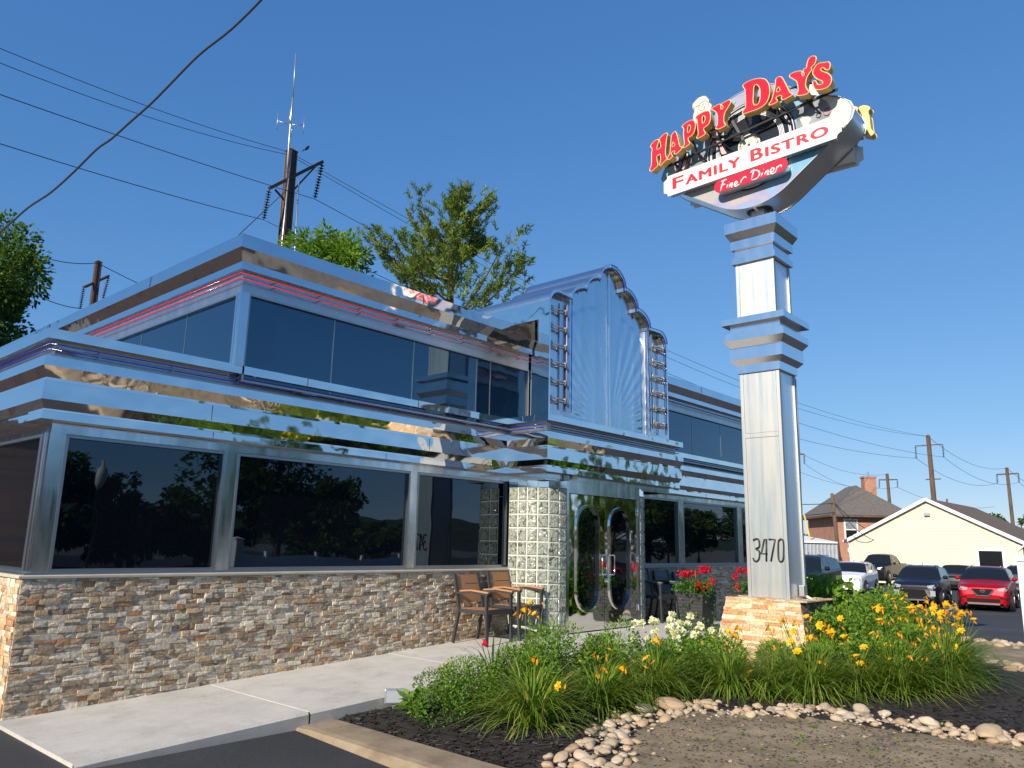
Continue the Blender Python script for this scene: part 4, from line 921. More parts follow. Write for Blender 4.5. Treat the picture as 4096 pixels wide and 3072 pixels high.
# ------------------------------------------------------------------ chairs
def make_chair(name, label, slat, w_=.56):
    t = thing(name, label, 'armchair', (0, 0, 0), 'armchairs outside the diner')
    fr_ = M['chairframe']; h = w_/2
    for s in (-1, 1):
        MB().beam((s*(h-.02), -.26, 0), (s*(h-.02), -.24, .63), .045, .03, up=(0, 1, 0)).build('leg', fr_, t)
        MB().beam((s*(h-.03), .31, 0), (s*(h-.03), .22, .42), .04, .03, up=(0, 1, 0)).beam((s*(h-.03), .22, .42), (s*(h-.04), .33, .87), .04, .03, up=(0, 1, 0)).build('leg', fr_, t)
        a = MB().beam((s*(h-.02), -.27, .633), (s*(h-.02), .0, .655), .05, .03).beam((s*(h-.02), .0, .655), (s*(h-.03), .27, .63), .05, .03).build('armrest_frame', fr_, t)
        MB().beam((s*(h-.02), -.28, .655), (s*(h-.02), .0, .677), .058, .018).beam((s*(h-.02), .0, .677), (s*(h-.03), .20, .66), .058, .018).build('armrest', slat, t)
    mb = MB()
    mb.beam((-h+.03, -.25, .41), (h-.03, -.25, .41), .03, .05); mb.beam((-h+.03, .22, .41), (h-.03, .22, .41), .03, .05)
    for s in (-1, 1): mb.beam((s*(h-.035), -.24, .41), (s*(h-.035), .21, .41), .03, .05)
    mb.build('seat_frame', fr_, t)
    mb = MB()
    for i in range(5): mb.box(-h+.06, -.23+i*.09, .42, h-.06, -.15+i*.09, .438)
    mb.build('seat', slat, t)
    mb = MB()
    for i in range(3):
        z0 = .50+i*.122; z1 = z0+.114; y0 = .23+(z0-.42)*.244; y1 = .23+(z1-.42)*.244
        x_ = h-.055
        mb.add([(-x_, y0-.01, z0), (x_, y0-.01, z0), (x_, y0+.008, z0), (-x_, y0+.008, z0), (-x_, y1-.01, z1), (x_, y1-.01, z1), (x_, y1+.008, z1), (-x_, y1+.008, z1)],
               [(0, 3, 2, 1), (4, 5, 6, 7), (0, 1, 5, 4), (1, 2, 6, 5), (2, 3, 7, 6), (3, 0, 4, 7)])
    mb.build('backrest', slat, t); return t
ch = make_chair('armchair', 'teak-slat armchair against the stone wall, the one farther from the glass block column', M['teak'])
ch.location = (7.72, 7.30, H0(7.7)); ch.rotation_euler.z = R(5)
c2 = dup(ch); c2.location = (8.36, 7.30, H0(8.35)); c2.rotation_euler.z = R(4); c2['label'] = 'teak-slat armchair right beside the glass block column'
g = make_chair('armchair', 'grey slat armchair right of the doors, partly behind the glass block column', M['greyslat'])
g.location = (12.02, 7.28, H0(12)); 
for x, l in ((12.72, 'grey slat armchair in the shade, middle one of the row right of the doors'), (13.40, 'grey slat armchair in the shade, nearest the flower pot')):
    q = dup(g); q.location = (x, 7.28, H0(x)); q['label'] = l

# ------------------------------------------------------------------ planting
def unit(v): return v/np.maximum(np.linalg.norm(v, axis=-1, keepdims=True), 1e-9)
def leaves(P, D, L, W, rng, droop=.0):
    """P (n,3) leaf bases, D (n,3) directions -> rhombic leaves (V,F)"""
    n = len(P); D = unit(D); L = np.broadcast_to(L, (n,))[:, None]; W = np.broadcast_to(W, (n,))[:, None]
    side = unit(np.cross(D, rng.normal(size=(n, 3)))); mid = P+D*L*.45; tip = P+D*L; tip[:, 2] -= droop*L[:, 0]
    V = np.stack([P, mid-side*W/2, tip, mid+side*W/2], 1).reshape(-1, 3)
    return V, np.arange(4*n).reshape(n, 4)
def clump_mesh(n, Lr, Wd, rng, base=.09, erect=.35, seg=5):
    """strap leaves arching out of a clump"""
    V = []; F = []; Cc = []
    for i in range(n):
        a = rng.uniform(0, 2*PI); L = rng.uniform(*Lr); t0 = abs(rng.normal(0, erect)); r0 = base*math.sqrt(rng.random())
        t0 = min(t0, 1.1); bend = rng.uniform(.9, 2.5); w_ = Wd*rng.uniform(.6, 1.1); p = np.array([r0*math.cos(a), r0*math.sin(a), 0.]); th = t0
        a += rng.normal(0, .25); dirx = np.array([math.cos(a), math.sin(a)]); side = np.array([-math.sin(a), math.cos(a), 0]); b0 = len(V)
        for k in range(seg+1):
            f = k/seg; ww = w_*(1-f**2.5)*(.55+.45*min(1, f*4)); V += [p-side*ww/2, p+side*ww/2]
            th = t0+bend*f**1.4*1.25; st = L/seg; p = p+np.array([dirx[0]*math.sin(th), dirx[1]*math.sin(th), math.cos(th)])*st
            if p[2] < .01: p[2] = .01
        tone = np.clip(rng.normal(.5, .2), 0, .9) if rng.random() > .03 else 1.0
        for k in range(seg): F.append((b0+2*k, b0+2*k+1, b0+2*k+3, b0+2*k+2)); Cc.append(tone)
    return np.array(V), np.array(F), np.array(Cc)
def shrub_mesh(n, rx, ry, rz, L, W, rng, lumps=7, up=.4, ragged=.10):
    cs = [(rng.normal(0, .38, 3)*np.array([1, 1, .5]), rng.uniform(.45, .7)) for _ in range(lumps)]
    P = []; D = []; T = []
    while len(P) < n:
        c, r_ = cs[rng.integers(lumps)]; d = unit(rng.normal(size=3)); q = c+d*r_*(1-abs(rng.normal(0, ragged*1.3)))*(1+ragged*math.sin(7*d[0]+5*d[1]+9*d[2]))
        q = q*np.array([rx, ry, rz])+np.array([0, 0, rz*.62])
        if q[2] < .01: continue
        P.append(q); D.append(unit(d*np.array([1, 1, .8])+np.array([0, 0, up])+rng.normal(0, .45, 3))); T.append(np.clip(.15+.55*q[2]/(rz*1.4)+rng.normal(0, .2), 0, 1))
    V, F = leaves(np.array(P), np.array(D), L*rng.uniform(.6, 1.25, n), W*rng.uniform(.7, 1.2, n), rng, .15)
    return V, F, np.array(T)
def meshobj(name, data, m): 
    o = fastmesh(name, *data, m=m); return o
def lily_mesh():
    V = []; F = []; C_ = []
    for k in range(6):
        a = k*PI/3; c, s = math.cos(a), math.sin(a); sd = np.array([-s, c, 0]); b = len(V); w_ = .020 if k % 2 else .015
        for r_, z, ww in ((.004, 0, .3), (.016, .03, .8), (.036, .048, 1), (.055, .042, .2)):
            p = np.array([c*r_, s*r_, z]); V += [p-sd*w_*ww, p+sd*w_*ww]
        for j in range(3): F.append((b+2*j, b+2*j+1, b+2*j+3, b+2*j+2)); C_.append(.2+.4*j)
    return np.array(V), np.array(F), np.array(C_)
LILY = fastmesh('flower', *lily_mesh(), m=M['lily'])
def buds_mesh():
    mb = MB()
    mb.lathe([(.002, 0), (.008, .015), (.010, .04), (.002, .062)], (0, 0, 0), 6, (.5, .5, .5)); return mb
b_ = buds_mesh(); BUD = b_.build('bud', M['bud']); 
def stalk(parent, p0, p1):
    a = Vector(p0); b = Vector(p1); m_ = (a*.5+b*.5)+Vector((0, 0, .05))
    MB().tube([a, m_, b], .003, 4, (.5, .5, .5)).build('stem', M['blade'], parent, local=True)
MB_CL = [clump_mesh(620, (.5, 1.05), .018, np.random.default_rng(i+3), base=.12, erect=.62) for i in range(3)]
BLADES = [fastmesh('foliage', *d, m=M['blade']) for d in MB_CL]
def daylily(x, y, s, label, nf, nb, seed, var=0, stemh=(.55, .85), spread=.35, bias=(0, 0)):
    rng = random.Random(seed); z = bedz(x, y)
    t = thing('daylily_clump', label, 'plant', (x, y, z-.01), 'daylily clumps in the flower bed')
    f = BLADES[var].copy(); COL.objects.link(f); f.parent = t; f.scale = (s, s, s*rng.uniform(.74, .86)); f.rotation_euler.z = rng.uniform(0, 6)
    for i in range(nf+nb):
        a = rng.uniform(0, 2*PI); r_ = spread*s*math.sqrt(rng.random()); h = rng.uniform(*stemh)*s
        px, py = r_*math.cos(a)+bias[0], r_*math.sin(a)+bias[1]
        if rng.random() < .25 and i < nf: r_ *= 1.2; h *= .55
        stalk(t, (px*.25, py*.25, .02), (px, py, h))
        src = LILY if i < nf else BUD
        o = src.copy(); COL.objects.link(o); o.parent = t; o.location = (px, py, h)
        o.rotation_euler = (rng.uniform(.2, 1.3), 0, rng.uniform(.3, 2.6)+PI*.5+.6); k = rng.uniform(.7, 1.05)*.92; o.scale = (k, k, k)
        if i < nf and rng.random() < .7:
            o = BUD.copy(); COL.objects.link(o); o.parent = t; o.location = (px+.02, py-.02, h-.03); o.rotation_euler = (rng.uniform(-.6, .6), rng.uniform(-.6, .6), 0)
    return t
DL = [
 (5.45, 4.55, .86, 'large arching grass-like daylily clump at the left end of the bed with one yellow bloom', 2, 1, 0, (.35, .6)),
 (6.45, 4.55, .84, 'daylily clump with two big yellow blooms low down, right of the leftmost grassy clump', 4, 3, 1, (.4, .65)),
 (7.30, 4.45, .82, 'daylily clump behind the largest pale boulder, almost without blooms', 2, 3, 2, (.5, .75)),
 (7.95, 3.95, .84, 'daylily clump below the cream roses with a single low yellow bloom', 3, 4, 0, (.5, .8)),
 (8.40, 3.25, .90, 'daylily clump in front of the stone base with a cluster of yellow blooms', 15, 9, 1, (.6, .92)),
 (9.15, 2.62, .95, 'widest daylily clump at the right with many yellow blooms over arching leaves', 16, 10, 2, (.6, .95)),
 (10.0, 2.35, .92, 'rightmost daylily clump on the mulch with yellow blooms on tall stems', 14, 8, 0, (.6, .95)),
 (11.3, 2.55, .86, 'far daylily clump near the soil patch, topped with yellow blooms', 12, 8, 1, (.6, .95)),
 (12.3, 3.35, .86, 'farthest daylily clump, its orange-yellow blooms against the parking lot', 14, 8, 2, (.65, 1.0)),
 (6.95, 4.95, .74, 'low daylily clump without blooms behind the front row', 0, 3, 1, (.5, .7)),
 (6.98, 4.42, .70, 'small daylily clump directly behind the largest boulder', 1, 2, 0, (.5, .7)),
 (8.12, 3.58, .74, 'daylily clump between the single low bloom and the blooming clump at the base', 1, 2, 2, (.5, .7)),
 (8.80, 2.92, .80, 'daylily clump squeezed between the two clumps with the most blooms', 5, 4, 0, (.6, .85)),
 (9.62, 2.50, .84, 'daylily clump just right of the widest one, a few blooms low down', 6, 4, 1, (.5, .9)),
 (10.7, 2.50, .84, 'daylily clump behind the rightmost clump on the mulch', 7, 5, 2, (.6, .95)),
 (8.75, 3.65, .80, 'daylily clump at the foot of the stone base with drooping leaves', 3, 3, 0, (.6, .8)),
]
for i, (x, y, s, l, nf, nb, v_, sh) in enumerate(DL): daylily(x, y, s, l, nf, nb, 20+i, v_, sh)
t = daylily(6.72, 6.15-.45, .72, 'yellow daylilies on tall stems in front of the glass block column', 6, 4, 77, 2, (1.0, 1.22), .25)
# strap-leaf plant with a red bloom
t = thing('strap_leaf_plant', 'dark strap-leaved plant with one dark red bloom beside the sidewalk', 'plant', (6.10, 5.62, bedz(6.1, 5.62)))
fastmesh('foliage', *clump_mesh(75, (.45, .85), .022, np.random.default_rng(9), base=.06, erect=.38), m=M['blade_dark'], parent=t)
MB().tube([(0, 0, 0), (-.18, -.05, .4), (-.26, -.08, .52)], .004, 4, (.5, .5, .5)).build('stem', M['blade_dark'], t, local=True)
o = fastmesh('flower', *lily_mesh(), m=M['geranium'], parent=t); o.location = (-.26, -.08, .50); o.rotation_euler = (1, .3, 1); 
def shrub(name, label, x, y, dims, n, L, W, m, seed, cat='shrub', lumps=7, up=.4, rag=.1, z=None, group=None):
    zz = bedz(x, y) if z is None else z
    t = thing(name, label, cat, (x, y, zz-.02), group)
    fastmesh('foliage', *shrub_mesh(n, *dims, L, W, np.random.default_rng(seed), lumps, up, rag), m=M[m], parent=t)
    return t
shrub('boxwood', 'rounded bright green boxwood at the left tip of the bed beside the sidewalk', 5.50, 5.42, (.56, .38, .30), 6500, .030, .018, 'box', 1, lumps=9)
shrub('hosta', 'small bright green leafy plant next to the floodlight', 4.92, 5.52, (.17, .17, .16), 80, .12, .05, 'shrub', 2, 'plant', 4, .6, .3)
GS = 'leafy shrubs in the flower bed'
SH = [
 (6.62, 5.30, (.34, .32, .42), 2600, .055, .018, 'dense feathery shrub in front of the glass block column'),
 (7.55, 5.25, (.36, .30, .34), 2400, .055, .018, 'feathery green shrub in front of the doors'),
 (8.35, 4.95, (.34, .30, .26), 1800, .055, .018, 'low green shrub left of the cream rose bush'),
 (9.35, 3.35, (.42, .36, .26), 2200, .055, .020, 'leafy mound right in front of the stone base'),
 (8.75, 4.55, (.40, .34, .22), 1800, .055, .018, 'low shrub tucked below the left corner of the stone base'),
 (10.7, 3.35, (.50, .42, .40), 2600, .065, .022, 'green mound at the right corner of the stone base'),
 (11.6, 3.65, (.52, .46, .52), 2800, .065, .022, 'tall rounded shrub right of the stone base'),
 (12.4, 4.35, (.62, .56, .62), 1500, .13, .055, 'large-leaved shrub in front of the white car'),
 (11.2, 3.05, (.46, .36, .32), 1900, .06, .020, 'shrub between the stone base and the far daylilies'),
 (13.3, 4.1, (.50, .45, .36), 1700, .07, .025, 'shrub at the back of the bed in front of the dark blue crossover'),
 (9.30, 4.05, (.40, .34, .26), 2000, .055, .018, 'green tuft hiding the foot of the sunny side of the stone base'),
 (9.05, 4.95, (.36, .3, .24), 1500, .055, .018, 'low shrub beside the smaller cream rose bush'),
 (9.55, 3.62, (.36, .3, .24), 1700, .055, .018, 'small shrub at the near corner of the stone base'),
 (10.3, 2.95, (.44, .34, .27), 1900, .055, .018, 'low fine-leaved shrub among the yellow daylilies'),
 (7.15, 5.02, (.42, .30, .30), 2200, .055, .018, 'bushy shrub between the leftmost grassy clumps and the sidewalk'),
 (8.05, 4.35, (.40, .30, .30), 2200, .055, .018, 'bushy shrub directly in front of the cream roses'),
 (9.5, 3.0, (.46, .34, .32), 2400, .058, .020, 'bushy shrub behind the widest yellow daylily clump'),
 (13.0, 3.55, (.50, .42, .42), 1900, .065, .022, 'bushy shrub behind the farthest daylilies'),
]
SH += [(10.15, 3.75, (.50, .40, .46), 2600, .065, .022, 'leafy shrub pressed against the shaded face of the stone base'),
 (12.0, 4.75, (.62, .5, .62), 1500, .13, .055, 'large-leaved mound beside the tall grass tuft'), (12.9, 3.9, (.60, .5, .52), 2600, .07, .025, 'rounded green mound below the white car'),
 (6.15, 5.15, (.36, .30, .34), 2400, .055, .018, 'feathery shrub between the boxwood and the grassy clumps'), (9.9, 5.0, (.4, .3, .3), 1500, .055, .018, 'low shrub left of the stone base by the pavement')]
SH = [(x, y, (d[0]*1.05, d[1], d[2]*1.28), int(n*1.15), L, W*1.15, l) for x, y, d, n, L, W, l in SH]
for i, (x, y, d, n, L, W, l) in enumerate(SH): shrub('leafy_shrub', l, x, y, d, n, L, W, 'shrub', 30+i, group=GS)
t = thing('tall_grass', 'tuft of upright grass between the stone base and the black car', 'plant', (11.9, 4.6, bedz(11.9, 4.6)))
fastmesh('foliage', *clump_mesh(90, (.6, 1.0), .02, np.random.default_rng(19), base=.2, erect=.2), m=M['blade'], parent=t)
def rosehead(parent, p, r_, m, rng, n=16):
    P = np.array([p]*n)+rng.normal(0, r_*.25, (n, 3)); D = rng.normal(size=(n, 3)); D[:, 2] += .5
    V, F = leaves(P, D, r_*1.1, r_*1.1, rng, 0); fastmesh('flower', V, F, rng.uniform(0, 1, n), M[m], parent)
for (x, y, d, n, l, nf, sd) in ((7.85, 4.75, (.34, .30, .44), 900, 'rose bush with cream white roses in front of the doors', 15, 5), (8.95, 4.85, (.26, .24, .38), 600, 'smaller rose bush with cream roses left of the flower pot', 8, 6)):
    t = shrub('rose_bush', l, x, y, d, n, .055, .035, 'rose', sd, 'rose bush', 8, .5, .25); rng = np.random.default_rng(sd)
    for k in range(nf):
        a = rng.uniform(0, 2*PI); rosehead(t, (d[0]*.85*math.cos(a)*rng.uniform(.2, 1), d[1]*.9*math.sin(a), d[2]*rng.uniform(1.0, 1.75)), .046, 'whiterose', rng, 26)
# flower pots
def pot(x, y, h, w_, label, plabel, seed, nf):
    z = H0(x); t = thing('flower_pot', label, 'planter', (x, y, z)); mb = MB(); n = 22
    rows = []
    for i in range(n+1):
        f = i/n; e = .004 if i % 2 else 0
        hw = w_*(.38+.12*f)-e; rows.append((hw, h*f))
    for (a, za), (b, zb) in zip(rows[:-1], rows[1:]):
        A = [(-a, -a, za), (a, -a, za), (a, a, za), (-a, a, za)]; B = [(-b, -b, zb), (b, -b, zb), (b, b, zb), (-b, b, zb)]
        for j in range(4): mb.quad(A[j], A[(j+1) % 4], B[(j+1) % 4], B[j])
    mb.build('pot', M['pot'], t, local=True)
    b = rows[-1][0]; MB().box(-b+.02, -b+.02, h-.08, b-.02, b-.02, h-.04).build('soil', M['mulch'], t, local=True)
    p = thing('geranium', plabel, 'plant', (x, y, z+h-.05)); rng = np.random.default_rng(seed)
    d = shrub_mesh(700, .30, .30, .20, .055, .05, rng, 7, .3, .3); fastmesh('foliage', *d, m=M['rose'], parent=p)
    fastmesh('spike_leaves', *clump_mesh(40, (.35, .6), .012, rng, base=.05, erect=.4), m=M['blade'], parent=p)
    for k in range(nf):
        a = rng.uniform(0, 2*PI); q = (.30*math.cos(a)*rng.uniform(.3, 1.1), .30*math.sin(a)*rng.uniform(.3, 1.1), rng.uniform(.14, .42)); n_ = 60
        P = np.array([q]*n_)+rng.normal(0, .026, (n_, 3)); V, F = leaves(P, rng.normal(size=(n_, 3)), .03, .028, rng); fastmesh('flower', V, F, rng.uniform(0, 1, n_), M['geranium'], p)
    D_ = []; 
    P = []; 
    for k in range(60): a = rng.uniform(0, 2*PI); P.append((.26*math.cos(a), .26*math.sin(a), rng.uniform(-.35, .05)))
    P = np.array(P); V, F = leaves(P, np.array([(p_[0], p_[1], -.6) for p_ in P]), .05, .045, rng); fastmesh('trailing_leaves', V, F, rng.uniform(0, 1, 60), M['rose'], p)
pot(11.35, 6.15, .56, .46, 'square ribbed dark planter left of the stone base', 'red geraniums and trailing leaves in the square dark planter', 41, 11)
pot(12.9, 5.95, .56, .46, 'dark planter mostly hidden behind the steel pylon', 'red geraniums showing just left of the steel pylon', 42, 9)
# floodlight
t = thing('floodlight', 'small white-framed floodlight lying in the mulch beside the sidewalk', 'floodlight', (4.98, 5.82, bedz(4.98, 5.82)))
MB().box(-.09, -.02, .04, .09, .03, .17).build('housing', M['galv'], t, local=True, bevel=.008)
MB().box(-.075, -.026, .055, .075, -.021, .155).build('lens', M['shedmetal'], t, local=True); MB().box(-.015, 0, -.02, .015, .02, .05).build('bracket', M['galv'], t, local=True)
t.rotation_euler.z = R(-40)
# weeds
V = []; F = []; Cc = []
rng = np.random.default_rng(5)
for k in range(130):
    while True:
        x, y = rng.uniform(4.5, 12), rng.uniform(1.0, 4.6)
        if inbed(x, y) and (isdirt(x, y) or rng.random() < .3): break
    n = rng.integers(3, 8); P = np.array([[x, y, bedz(x, y)]]*n); D = rng.normal(size=(n, 3)); D[:, 2] = abs(D[:, 2])*.5+.2
    v_, f_ = leaves(P, D, .03*rng.uniform(.5, 1.4), .013, rng); F.append(f_+len(V)*1 if False else f_+sum(len(q) for q in V)); V.append(v_); Cc.append(np.full(n, rng.uniform(.3, 1)))
tag(fastmesh('weeds', np.concatenate(V), np.concatenate(F), np.concatenate(Cc), M['shrub']), 'tiny green weeds sprouting from the soil and mulch', 'weeds', kind='stuff')

# river rocks: each one an object
def rock_mesh(seed, sub=3):
    import bmesh
    bm = bmesh.new(); bmesh.ops.create_icosphere(bm, subdivisions=sub, radius=1)
    rs = random.Random(seed); sx, sy, sz = rs.uniform(.9, 1.35), rs.uniform(.7, 1.0), rs.uniform(.5, .72)
    for v in bm.verts:
        n = noise.noise(v.co*1.1+Vector((seed*7, 0, 0)))*.28+noise.noise(v.co*2.6+Vector((0, seed*5, 0)))*.07
        v.co = v.co*(1+n); v.co.x *= sx; v.co.y *= sy; v.co.z *= sz
    me = bpy.data.meshes.new('river_rock'); bm.to_mesh(me); bm.free(); me.polygons.foreach_set('use_smooth', [True]*len(me.polygons)); me.materials.append(M['rock']); return me
RM = [rock_mesh(i) for i in range(10)]
def rock(x, y, s, label, group, rot=None, sink=.45, sc=(1, 1, 1), me=None, lift=0):
    o = bpy.data.objects.new('river_rock', me or random.choice(RM)); COL.objects.link(o)
    o.location = (x, y, bedz(x, y)+s*.55*(1-sink)+lift); o.scale = (s*sc[0], s*sc[1], s*sc[2])
    o.rotation_euler = (random.uniform(-.3, .3), random.uniform(-.3, .3), random.uniform(0, 6) if rot is None else rot)
    return tag(o, label, 'rock', group)
G1 = 'river rocks edging the bed'
random.seed(21)
placed = []
def try_place(x, y, s, l, g, tries=0, **k):
    if not inbed(x, y): return False
    for (a, b, r_) in placed:
        if (a-x)**2+(b-y)**2 < (.70*(r_+s))**2: return False
    placed.append((x, y, s)); rock(x, y, s, l, g, **k); return True
big = [(6.86, 4.02, .115, 'largest pale boulder in the rock edging, near the middle of the row'), (6.62, 4.16, .085, 'round grey-brown rock left against the largest boulder'), (7.76, 1.56, .10, 'big smooth tan oval rock at the right end of the rock row'),
       (7.92, 2.62, .075, 'round tan rock standing alone above the row of river rocks'), (4.92, 3.72, .06, 'pointed tan rock standing upright at the left bend of the rocks'), (7.95, 2.05, .07, 'pale oval rock leaning on the row near the right end')]
for x, y, s, l in big: try_place(x, y, s, l, G1, sink=.1)
band = [(4.45, 3.05), (4.65, 3.32), (4.9, 3.5), (5.25, 3.72), (5.7, 3.92), (6.2, 4.03), (6.7, 4.05), (7.05, 3.85), (7.2, 3.5), (7.5, 3.2), (7.75, 2.95), (7.72, 2.6), (7.82, 2.28), (7.79, 1.93), (7.8, 1.6), (7.74, 1.2)]
def along(P, f):
    f *= len(P)-1; i = min(int(f), len(P)-2); t_ = f-i; return P[i][0]*(1-t_)+P[i+1][0]*t_, P[i][1]*(1-t_)+P[i+1][1]*t_
cnt = 0; att = 0
while cnt < 236 and att < 22000:
    att += 1; f = random.random(); x, y = along(band, f); wd = .14 if f > .25 else .19
    x += random.gauss(0, wd*.75); y += random.gauss(0, wd*.75); s = random.choice([.024, .028, .032, .036, .04, .045, .05, .055, .06])
    if try_place(x, y, s, 'rounded river rock in the row that edges the flower bed', G1): cnt += 1
cnt = 0; att = 0
far1 = [(17.0, 3.6), (16.9, 3.3), (16.6, 2.9), (16.4, 2.6)]; far2 = [(12.95, 2.9), (12.9, 2.55), (12.5, 2.3), (12.2, 2.0), (12.0, 1.7)]
while cnt < 48 and att < 3000:
    att += 1; P = far1 if random.random() < .5 else far2; x, y = along(P, random.random()); x += random.gauss(0, .22); y += random.gauss(0, .12)
    if try_place(x, y, random.choice([.05, .06, .075]), 'small pale rock in the far rows beside the parking lot', 'river rocks by the parking lot'): cnt += 1
for k in range(9): 
    x, y = random.uniform(5.2, 7.6), random.uniform(1.6, 3.9)
    if isdirt(x, y): try_place(x, y, random.uniform(.012, .018), 'loose pebble lying on the bare soil', 'pebbles on the soil')
gv = RM[3]; nv = len(gv.vertices); co = np.array([v.co[:] for v in gv.vertices]); fa = np.array([p.vertices[:] for p in gv.polygons]); VV = []; FF = []; CC = []; rg = np.random.default_rng(8)
for k in range(420):
    x, y = along(band, rg.random()); x += rg.normal(0, .13); y += rg.normal(0, .13)
    if not inbed(x, y): continue
    s_ = rg.uniform(.010, .020); a = rg.uniform(0, 6); c, s2 = math.cos(a), math.sin(a); Q = co*s_; Q = np.stack([Q[:, 0]*c-Q[:, 1]*s2, Q[:, 0]*s2+Q[:, 1]*c, Q[:, 2]], 1)+np.array([x, y, bedz(x, y)+.006]); FF.append(fa+len(VV)*nv); VV.append(Q); CC.append(np.tile(np.array([.42, .36, .27])*rg.uniform(.6, 1.35), (len(fa), 1)))
tag(fastmesh('fine_gravel', np.concatenate(VV), np.concatenate(FF), np.concatenate(CC), M['soil'], smooth=True), 'fine gravel filling the gaps between the river rocks', 'gravel', kind='stuff')
# white vinyl post and fence
t = thing('vinyl_post', 'white vinyl post standing at the right edge', 'post', (8.05, 1.19, BZ(8)))
MB().box(7.97, 1.10, BZ(8)-.1, 8.13, 1.27, 1.30).build('post', M['vinyl'], t, bevel=.012)
mb = MB(); mb.box(7.955, 1.085, 1.30, 8.145, 1.285, 1.325); mb.add([(7.965, 1.095, 1.325), (8.135, 1.095, 1.325), (8.135, 1.275, 1.325), (7.965, 1.275, 1.325), (8.05, 1.185, 1.36)], [(0, 1, 4), (1, 2, 4), (2, 3, 4), (3, 0, 4)]); mb.build('post_cap', M['vinyl'], t)
# hide the source meshes' spare objects by removing them
for o in BLADES+[LILY, BUD]: bpy.data.objects.remove(o)

# ------------------------------------------------------------------ cars
def car(label, x, y, rot, L, W, H, paint, kind='suv', grille='bar', cat='car', g=None):
    """front faces local -Y ... built nose at y=0, tail at y=L, then turned to face -X"""
    z0 = H0(x+2) if g is None else g
    t = thing('pickup_truck' if kind == 'truck' else 'parked_car', label, cat, (x, y, z0), 'cars in the parking lot')
    h = W/2; gc = .20 if kind != 'sedan' else .15
    # side profile: bonnet/belt line zb(y), roof line zr(y), half widths
    if kind == 'truck':
        st = [0, .05, .35, 1.3, 1.75, 2.3, 2.45, 3.1, 3.2, 3.75, 3.85, L-.1, L]
        zb = [.80, 1.02, 1.14, 1.20, 1.24, 1.26, 1.27, 1.28, 1.28, 1.29, 1.30, 1.30, 1.28]
        zr = [None, None, None, None, 1.30, 1.84, 1.90, H, H, H-.08, 1.31, None, None]
        win = {4: 'ws', 5: 'ws', 6: 'side', 7: 'pil', 8: 'side', 9: 'rw'}
    elif kind == 'sedan':
        st = [0, .05, .3, 1.2, 1.6, 2.05, 2.25, 2.9, 3.0, 3.7, 4.3, L-.1, L]
        zb = [.45, .66, .78, .92, .96, .97, .98, .99, .99, 1.0, 1.02, .98, .6]
        zr = [None, None, None, None, .99, 1.30, H-.03, H, H, H-.07, 1.04, None, None]
        win = {4: 'ws', 5: 'ws', 6: 'side', 7: 'pil', 8: 'side', 9: 'rw'}
    else:
        k = H/1.68
        st = [0, .05, .28, 1.0, 1.35, 1.95, 2.15, 2.75, 2.85, 3.55, 3.62, L-.42, L-.12, L]
        zb = [.60*k, .84*k, .98*k, 1.08*k, 1.13*k, 1.14*k, 1.14*k, 1.15*k, 1.15*k, 1.18*k, 1.18*k, 1.22*k, 1.15*k, .70*k]
        zr = [None, None, None, None, 1.16*k, 1.57*k, H-.04, H, H, H-.03, H-.03, H-.10, 1.22*k, None]
        win = {4: 'ws', 5: 'ws', 6: 'side', 7: 'pil', 8: 'side', 9: 'pil', 10: 'side', 11: 'rw'}
    n = len(st); rows = []
    for i, yy in enumerate(st):
        f = yy/L; nose = min(1, (f/.10)**.5 if f < .10 else 1); tail = min(1, ((1-f)/.08)**.5 if f > .92 else 1); e = .80+.20*min(nose, tail) if kind != 'truck' else .90+.10*min(nose, tail)
        if i in (0, n-1): e *= .97
        hw = h*e; b = zb[i]; r_ = zr[i] if zr[i] else b
        tw = hw*(.98-.30*max(0, (r_-b))/.55*.8) if zr[i] else hw*.93
        low = gc+(.12 if i in (0, n-1) else 0)
        rows.append([(hw*.90, low), (hw*.97, low+.10), (hw, (b+low)/2+.02), (hw*.985, b-.10), (hw*.95, b), (tw+.015 if zr[i] else hw*.9, (r_-.05) if zr[i] and r_-b > .1 else b+.012), (tw*.86, r_+(.0 if zr[i] else .03)), (tw*.45, r_+(.02 if zr[i] else .05)), (0, r_+(.028 if zr[i] else .055))])
    m = len(rows[0])
    def P(i, j, s): return (s*rows[i][j][0], st[i], rows[i][j][1])
    body = MB(); glass = {'windshield': MB(), 'rear_window': MB(), 'side_window': []}
    for s in (-1, 1):
        for i in range(n-1):
            w_ = win.get(i)
            for j in range(m-1):
                q = [P(i, j, s), P(i+1, j, s), P(i+1, j+1, s), P(i, j+1, s)]
                if s < 0: q = q[::-1]
                tgt = body
                if w_ == 'side' and j == 4:
                    g_ = MB(); g_.quad(*q); glass['side_window'].append(g_); continue
                if w_ in ('ws', 'rw') and j >= 5: tgt = glass['windshield' if w_ == 'ws' else 'rear_window']
                if w_ in ('ws', 'rw') and j == 4 and i not in (4,) and w_ == 'ws' and False: tgt = glass['windshield']
                if kind == 'truck' and w_ == 'rw' and j >= 5: tgt = glass['rear_window']
                if kind != 'sedan' and w_ in ('ws', 'rw') and False: pass
                tgt.quad(*q)
    for i in (0, n-1):
        pts = [P(i, j, -1) for j in range(m)]+[P(i, j, 1) for j in range(m-2, -1, -1)]
        body.add(pts, [tuple(range(len(pts)))[::(-1 if i == 0 else 1)]])
    und = MB().box(-h*.86, .15, gc-.02, h*.86, L-.15, gc+.12)
    bo = body.build('body', M[paint], t, True, local=True); bo.data.set_sharp_from_angle(angle=R(32)); und.build('underbody', M['carblack'], t, local=True)
    glass['windshield'].build('windshield', M['carglass'], t, local=True); glass['rear_window'].build('rear_window', M['carglass'], t, local=True)
